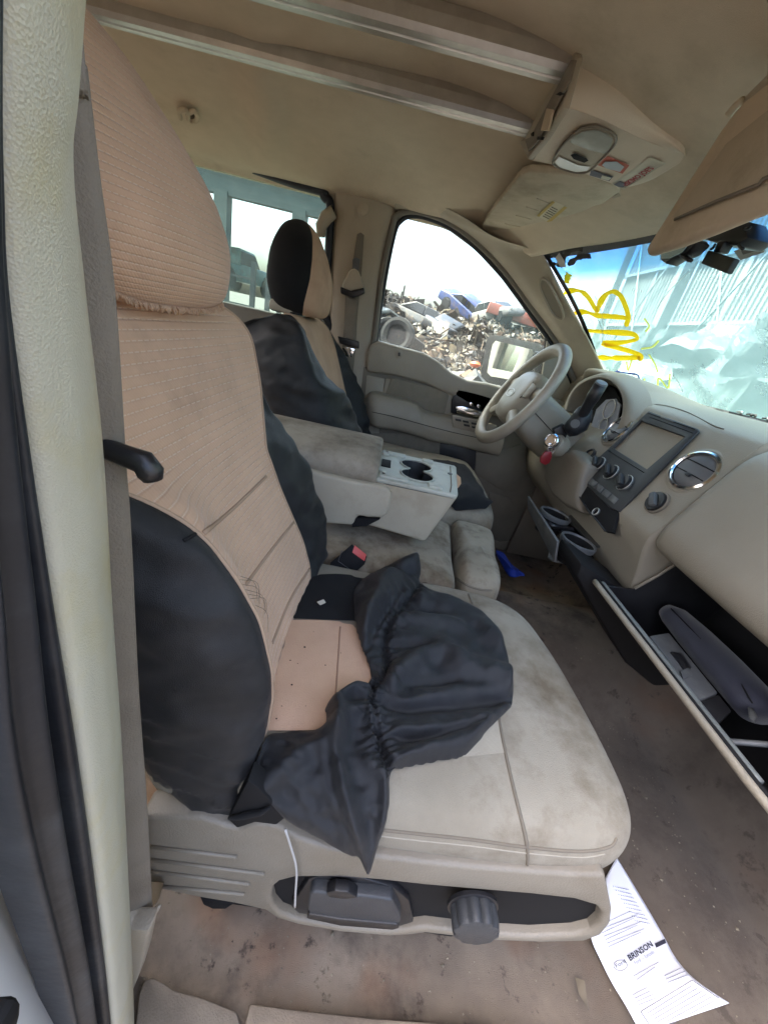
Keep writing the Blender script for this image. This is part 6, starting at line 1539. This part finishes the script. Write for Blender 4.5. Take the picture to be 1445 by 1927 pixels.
# ---- the heap itself: mound and loose scrap
def mound_z(x, y):
    d = y - 6.5 + .25 * math.sin(x * .8)
    h = (1.5 * sm(0, 9, d) + 1.5 * sm(8, 18, d)) * (1 - .25 * sm(12, 22, x)) * (1 - sm(-1.5 - .1 * d, -4.5 - .1 * d, x))
    return GZ + h * (.85 + .35 * noise.noise(Vector((x * .45, y * .45, 2)))) + .12 * noise.noise(Vector((x * 2, y * 2, 5)))
V = []; nx, ny = 110, 60
for i in range(nx):
    for j in range(ny):
        x = -6 + 32 * i / (nx - 1); y = 6.0 + 28 * (j / (ny - 1)) ** 1.3
        V.append((x, y, mound_z(x, y) - .03))
M_mound = material('scrap_soil', (.07, .057, .044), (.025, .021, .018), scale=2.2, rough=.95, bump=1, bscale=12, bdist=.1, stain=(.16, .125, .08), stain_scale=3, stain_lo=.52, stain_hi=.7)
hm = raw('heap_mound', V, gridfaces(nx, ny), M_mound); tag(hm, 'mound of dirt and shredded scrap beyond driver window', None, None, 'structure')
def scrap_mesh(name, N, xr, yr, zf, smin, smax, mats, label, seed):
    r = random.Random(seed); V = []; F = []; MI = []
    for k in range(N):
        x = r.uniform(*xr); y = yr[0] + (yr[1] - yr[0]) * r.random() ** 1.4; z = zf(x, y)
        s = r.uniform(smin, smax) * (2.2 if r.random() < .05 else 1); o = len(V); mi = r.randrange(len(mats))
        R_ = Matrix.Rotation(r.uniform(0, 6.28), 3, Vector((r.gauss(0, 1), r.gauss(0, 1), r.gauss(0, 1))).normalized())
        c = Vector((x, y, z + s * r.uniform(-.1, .5)))
        t = r.random()
        if t < .55:      # bent plate
            b = r.uniform(-.5, .5); l = s * r.uniform(.6, 1.8)
            pts = [(-l, -s, 0), (-l, s * r.uniform(.4, 1), .1 * s), (0, s, b * s), (0, -s * r.uniform(.5, 1), b * s), (l, -s * .7, -.3 * s * b), (l, s * .8, .2 * s)]
            V += [c + R_ @ (Vector(p) * .5) for p in pts]; F += [(o, o + 1, o + 2, o + 3), (o + 3, o + 2, o + 5, o + 4)]; MI += [mi, mi]
        elif t < .8:     # pipe or bar
            l = s * r.uniform(1.5, 4); w = s * r.uniform(.05, .14)
            for a in (-l / 2, l / 2):
                V += [c + R_ @ Vector((a, w * math.cos(q), w * math.sin(q))) for q in (0, 2.1, 4.2)]
            F += [(o, o + 1, o + 4, o + 3), (o + 1, o + 2, o + 5, o + 4), (o + 2, o, o + 3, o + 5)]; MI += [mi] * 3
        else:            # lump
            P = [c + R_ @ (Vector((a * r.uniform(.5, 1), b * r.uniform(.5, 1), d * r.uniform(.4, .9))) * s * .4) for a in (-1, 1) for b in (-1, 1) for d in (-1, 1)]
            V += P; F += [(o, o + 1, o + 3, o + 2), (o + 4, o + 6, o + 7, o + 5), (o, o + 4, o + 5, o + 1), (o + 2, o + 3, o + 7, o + 6), (o, o + 2, o + 6, o + 4), (o + 1, o + 5, o + 7, o + 3)]; MI += [mi] * 6
    ob_ = raw(name, V, F, None, None, False)
    for m in mats: ob_.data.materials.append(m)
    ob_.data.polygons.foreach_set('material_index', MI)
    return tag(ob_, label, None, None, 'stuff')
def sc(n_, c, ro=.5, me=.3):
    c = tuple(v * .4 for v in c)
    return material(n_, c, tuple(v * .55 for v in c), scale=4, rough=ro, metal=me, stain=(.16, .09, .05), stain_scale=3, stain_lo=.5, stain_hi=.8)
SM = [sc('scrap_dark', (.03, .03, .032)), sc('scrap_dark_b', (.05, .045, .04)), sc('scrap_rust', (.17, .10, .06), .8), sc('scrap_tan', (.24, .19, .13), .7), sc('scrap_pale', (.34, .32, .28)), sc('scrap_grey', (.2, .2, .2)), sc('scrap_black', (.015, .015, .016)), sc('scrap_straw', (.28, .22, .13), .8)]
scrap_mesh('loose_scrap', 11000, (-4, 18), (7, 27), mound_z, .09, .34, SM, 'tangled bent plates, pipes and scraps covering the heap', 3)
scrap_mesh('ground_debris', 2600, (-3, 9), (3.2, 9), lambda x, y: max(mound_z(x, y), GZ) if y > 6 else GZ, .05, .20, SM, 'small debris strewn on the dirt in front of the heap', 5)
ball = lathe('traffic_ball', [(.01, -.04), (.05, -.035), (.085, 0), (.06, .035), (.01, .045)], W(894, 686, y=5.2), (0, .2, 1), flat('orange_plastic', (.62, .11, .03), .5), None, n=18); tag(ball, 'small orange plastic lump on ground left of mirror', 'plastic lump')

# ---- corrugated shed in front of the truck
M_corr = material('corrugated_white_steel', (.21, .23, .225), (.19, .21, .205), scale=2, rough=.5, metal=.1)
M_steel = material('pale_steel', (.20, .235, .23), (.17, .20, .195), scale=3, rough=.55, metal=.2)
shed = empty('corrugated_shed', (10.5, 10, GZ), 'tall pale corrugated steel shed wall with columns beyond windshield', 'shed')
XW = 10.5
for pnl in range(10):
    y0 = -4 + pnl * 2.6; V = []; prof = []
    k = 0; yy = y0
    while yy < y0 + 2.58:
        prof += [(yy, 0), (yy + .08, 0), (yy + .10, .07), (yy + .20, .07)]; yy += .22
    prof = [(min(a, y0 + 2.58), b) for a, b in prof]
    V = [(XW + b, a, GZ) for a, b in prof] + [(XW + b, a, 10.5) for a, b in prof]; m_ = len(prof)
    raw('wall_panel', V, [(i, i + 1, i + 1 + m_, i + m_) for i in range(m_ - 1)], M_corr, shed, False)
for y0 in (-4, 1.2, 6.4, 11.6, 16.8, 22.0):
    box('column', (XW - .35, y0, 4.9), (.34, .30, 11), M_steel, shed)
for z0 in (1.1, 3.2, 5.4, 7.6): box('girt', (XW - .10, 9, z0), (.12, 26, .12), M_steel, shed)
for y0 in (1.2, 6.4, 11.6, 16.8):
    for s in (1, -1):
        a, b = (y0 + .1, GZ + .5), (y0 + 5.1, 7.5)
        if s < 0: a, b = (y0 + .1, 7.5), (y0 + 5.1, GZ + .5)
        tube('brace_rod', [(XW - .22, a[0], a[1]), (XW - .22, b[0], b[1])], .035, M_steel, shed, n=6)
box('eave_beam', (XW, 9, 10.5), (.6, 27, .5), M_steel, shed)
# crumpled sheet metal bales in front of the shed
M_bale = material('crumpled_pale_sheet', (.085, .105, .102), (.055, .07, .068), scale=5, rough=.45, metal=.35, stain=(.16, .14, .12), stain_scale=4, stain_lo=.55, stain_hi=.8)
def bale(px, py, X, sx, sy, sz, rz, tilt, label, seed):
    c = W(px, py, x=X)
    bm = bmesh.new(); bmesh.ops.create_cube(bm, size=1); bmesh.ops.subdivide_edges(bm, edges=bm.edges[:], cuts=13, use_grid_fill=True)
    for v in bm.verts:
        p = v.co.copy(); q = Vector((p.x * sx, p.y * sy, p.z * sz))
        d = Vector([noise.noise(q * 1.3 + Vector((seed, k * 7, 0))) for k in range(3)]) * .24 + Vector([noise.noise(q * 4 + Vector((seed, k * 7, 3))) for k in range(3)]) * .06
        rib = .05 * (1 if math.sin(q.y * 9 + seed) > .3 else 0)
        v.co = q + d + Vector((-rib, 0, rib))
    bmesh.ops.transform(bm, matrix=Matrix.Translation(c) @ Matrix.Rotation(math.radians(rz), 4, 'Z') @ Matrix.Rotation(math.radians(tilt), 4, 'Y'), verts=bm.verts[:])
    o = from_bm('scrap_bale', bm, M_bale, None, False); tag(o, label, 'scrap bale', 'crushed metal before the shed')
bale(1360, 690, 8.2, 1.5, 2.2, 1.4, 20, -30, 'large ridged crushed metal slab leaning right of the yellow letters', 1)
bale(1235, 665, 8.8, 1.2, 1.4, 1.2, -15, 10, 'rounded crushed metal bale behind the yellow letters', 2)
bale(1250, 730, 7.6, 1.6, 2.0, .9, 40, 8, 'low crushed metal bale just above the dashboard edge', 3)
bale(1450, 690, 7.4, 1.4, 1.6, 1.4, -30, 14, 'crushed metal bale at the right edge of windshield', 4)
bale(1150, 690, 9.4, 1.2, 1.8, .9, 12, 0, 'distant crushed metal bale near the windshield pillar', 5)
bale(1370, 750, 6.4, 1.3, 1.5, .7, 10, -8, 'flattened sheet metal bundle low behind the dashboard', 6)

SP = [sc('pale_scrap', (.28, .34, .33)), sc('pale_scrap_b', (.2, .25, .245)), sc('dim_scrap', (.14, .17, .17)), sc('dark_scrap', (.05, .06, .06))]
scrap_mesh('shed_scrap', 900, (5.6, 9.8), (1.5, 15), lambda x, y: GZ + .9 * sm(5.4, 8, x) + .5 * noise.noise(Vector((x, y, 9))) , .18, .6, SP, 'pale bent sheets and bars piled before the shed wall', 21)
# ---- open steel canopy seen through the rear side window
M_cano = material('weathered_steel', (.075, .095, .085), (.05, .065, .06), scale=3, rough=.6)
can = empty('steel_canopy', (-8, 16, GZ), 'grey steel canopy on columns seen through rear side window', 'canopy')
b0, b1 = W(440, 362, y=14), W(610, 405, y=14)
hz = (b0.z + b1.z) / 2
slab('fascia', [(-18, 14, hz - .1), (-2.3, 14, hz - .1), (-2.3, 14, hz + 1.2), (-18, 14, hz + 1.2)], (0, .3, 0), M_cano, can)
slab('canopy_roof', [(-18, 13.6, hz + 1.2), (-2.3, 13.6, hz + 1.2), (-2.3, 22, hz + 2.0), (-18, 22, hz + 2.0)], (0, 0, .15), M_cano, can)
for px in (418, 565): 
    p = W(px, 400, y=14.1); box('column', (p.x, 14.15, (GZ + hz) / 2), (.42, .42, hz - GZ), M_cano, can)
for px in (478, 508):
    p = W(px, 500, y=15); box('gate_post', (p.x, 15, GZ + 1.0), (.16, .16, 2.9), flat('dark_post', (.05, .05, .05), .6), can)
for z in (.2, 1.0, 1.9):
    a, b = W(400, 500, y=15), W(478, 500, y=15); box('gate_rail', ((a.x + b.x) / 2, 15, GZ + z), (abs(b.x - a.x), .06, .07), flat('dark_rail', (.05, .05, .05), .6), can)
wreck(438, 508, 19, 75, 0, 0, paint('teal_car_paint', (.10, .24, .24)), 'teal parked car behind the gate posts in the rear window', 'pickup', dz=-.8)
scrap_mesh('yard_debris', 900, (-16, -3), (9, 20), lambda x, y: GZ, .12, .4, SM, 'dark debris on the ground beyond the rear window', 11)
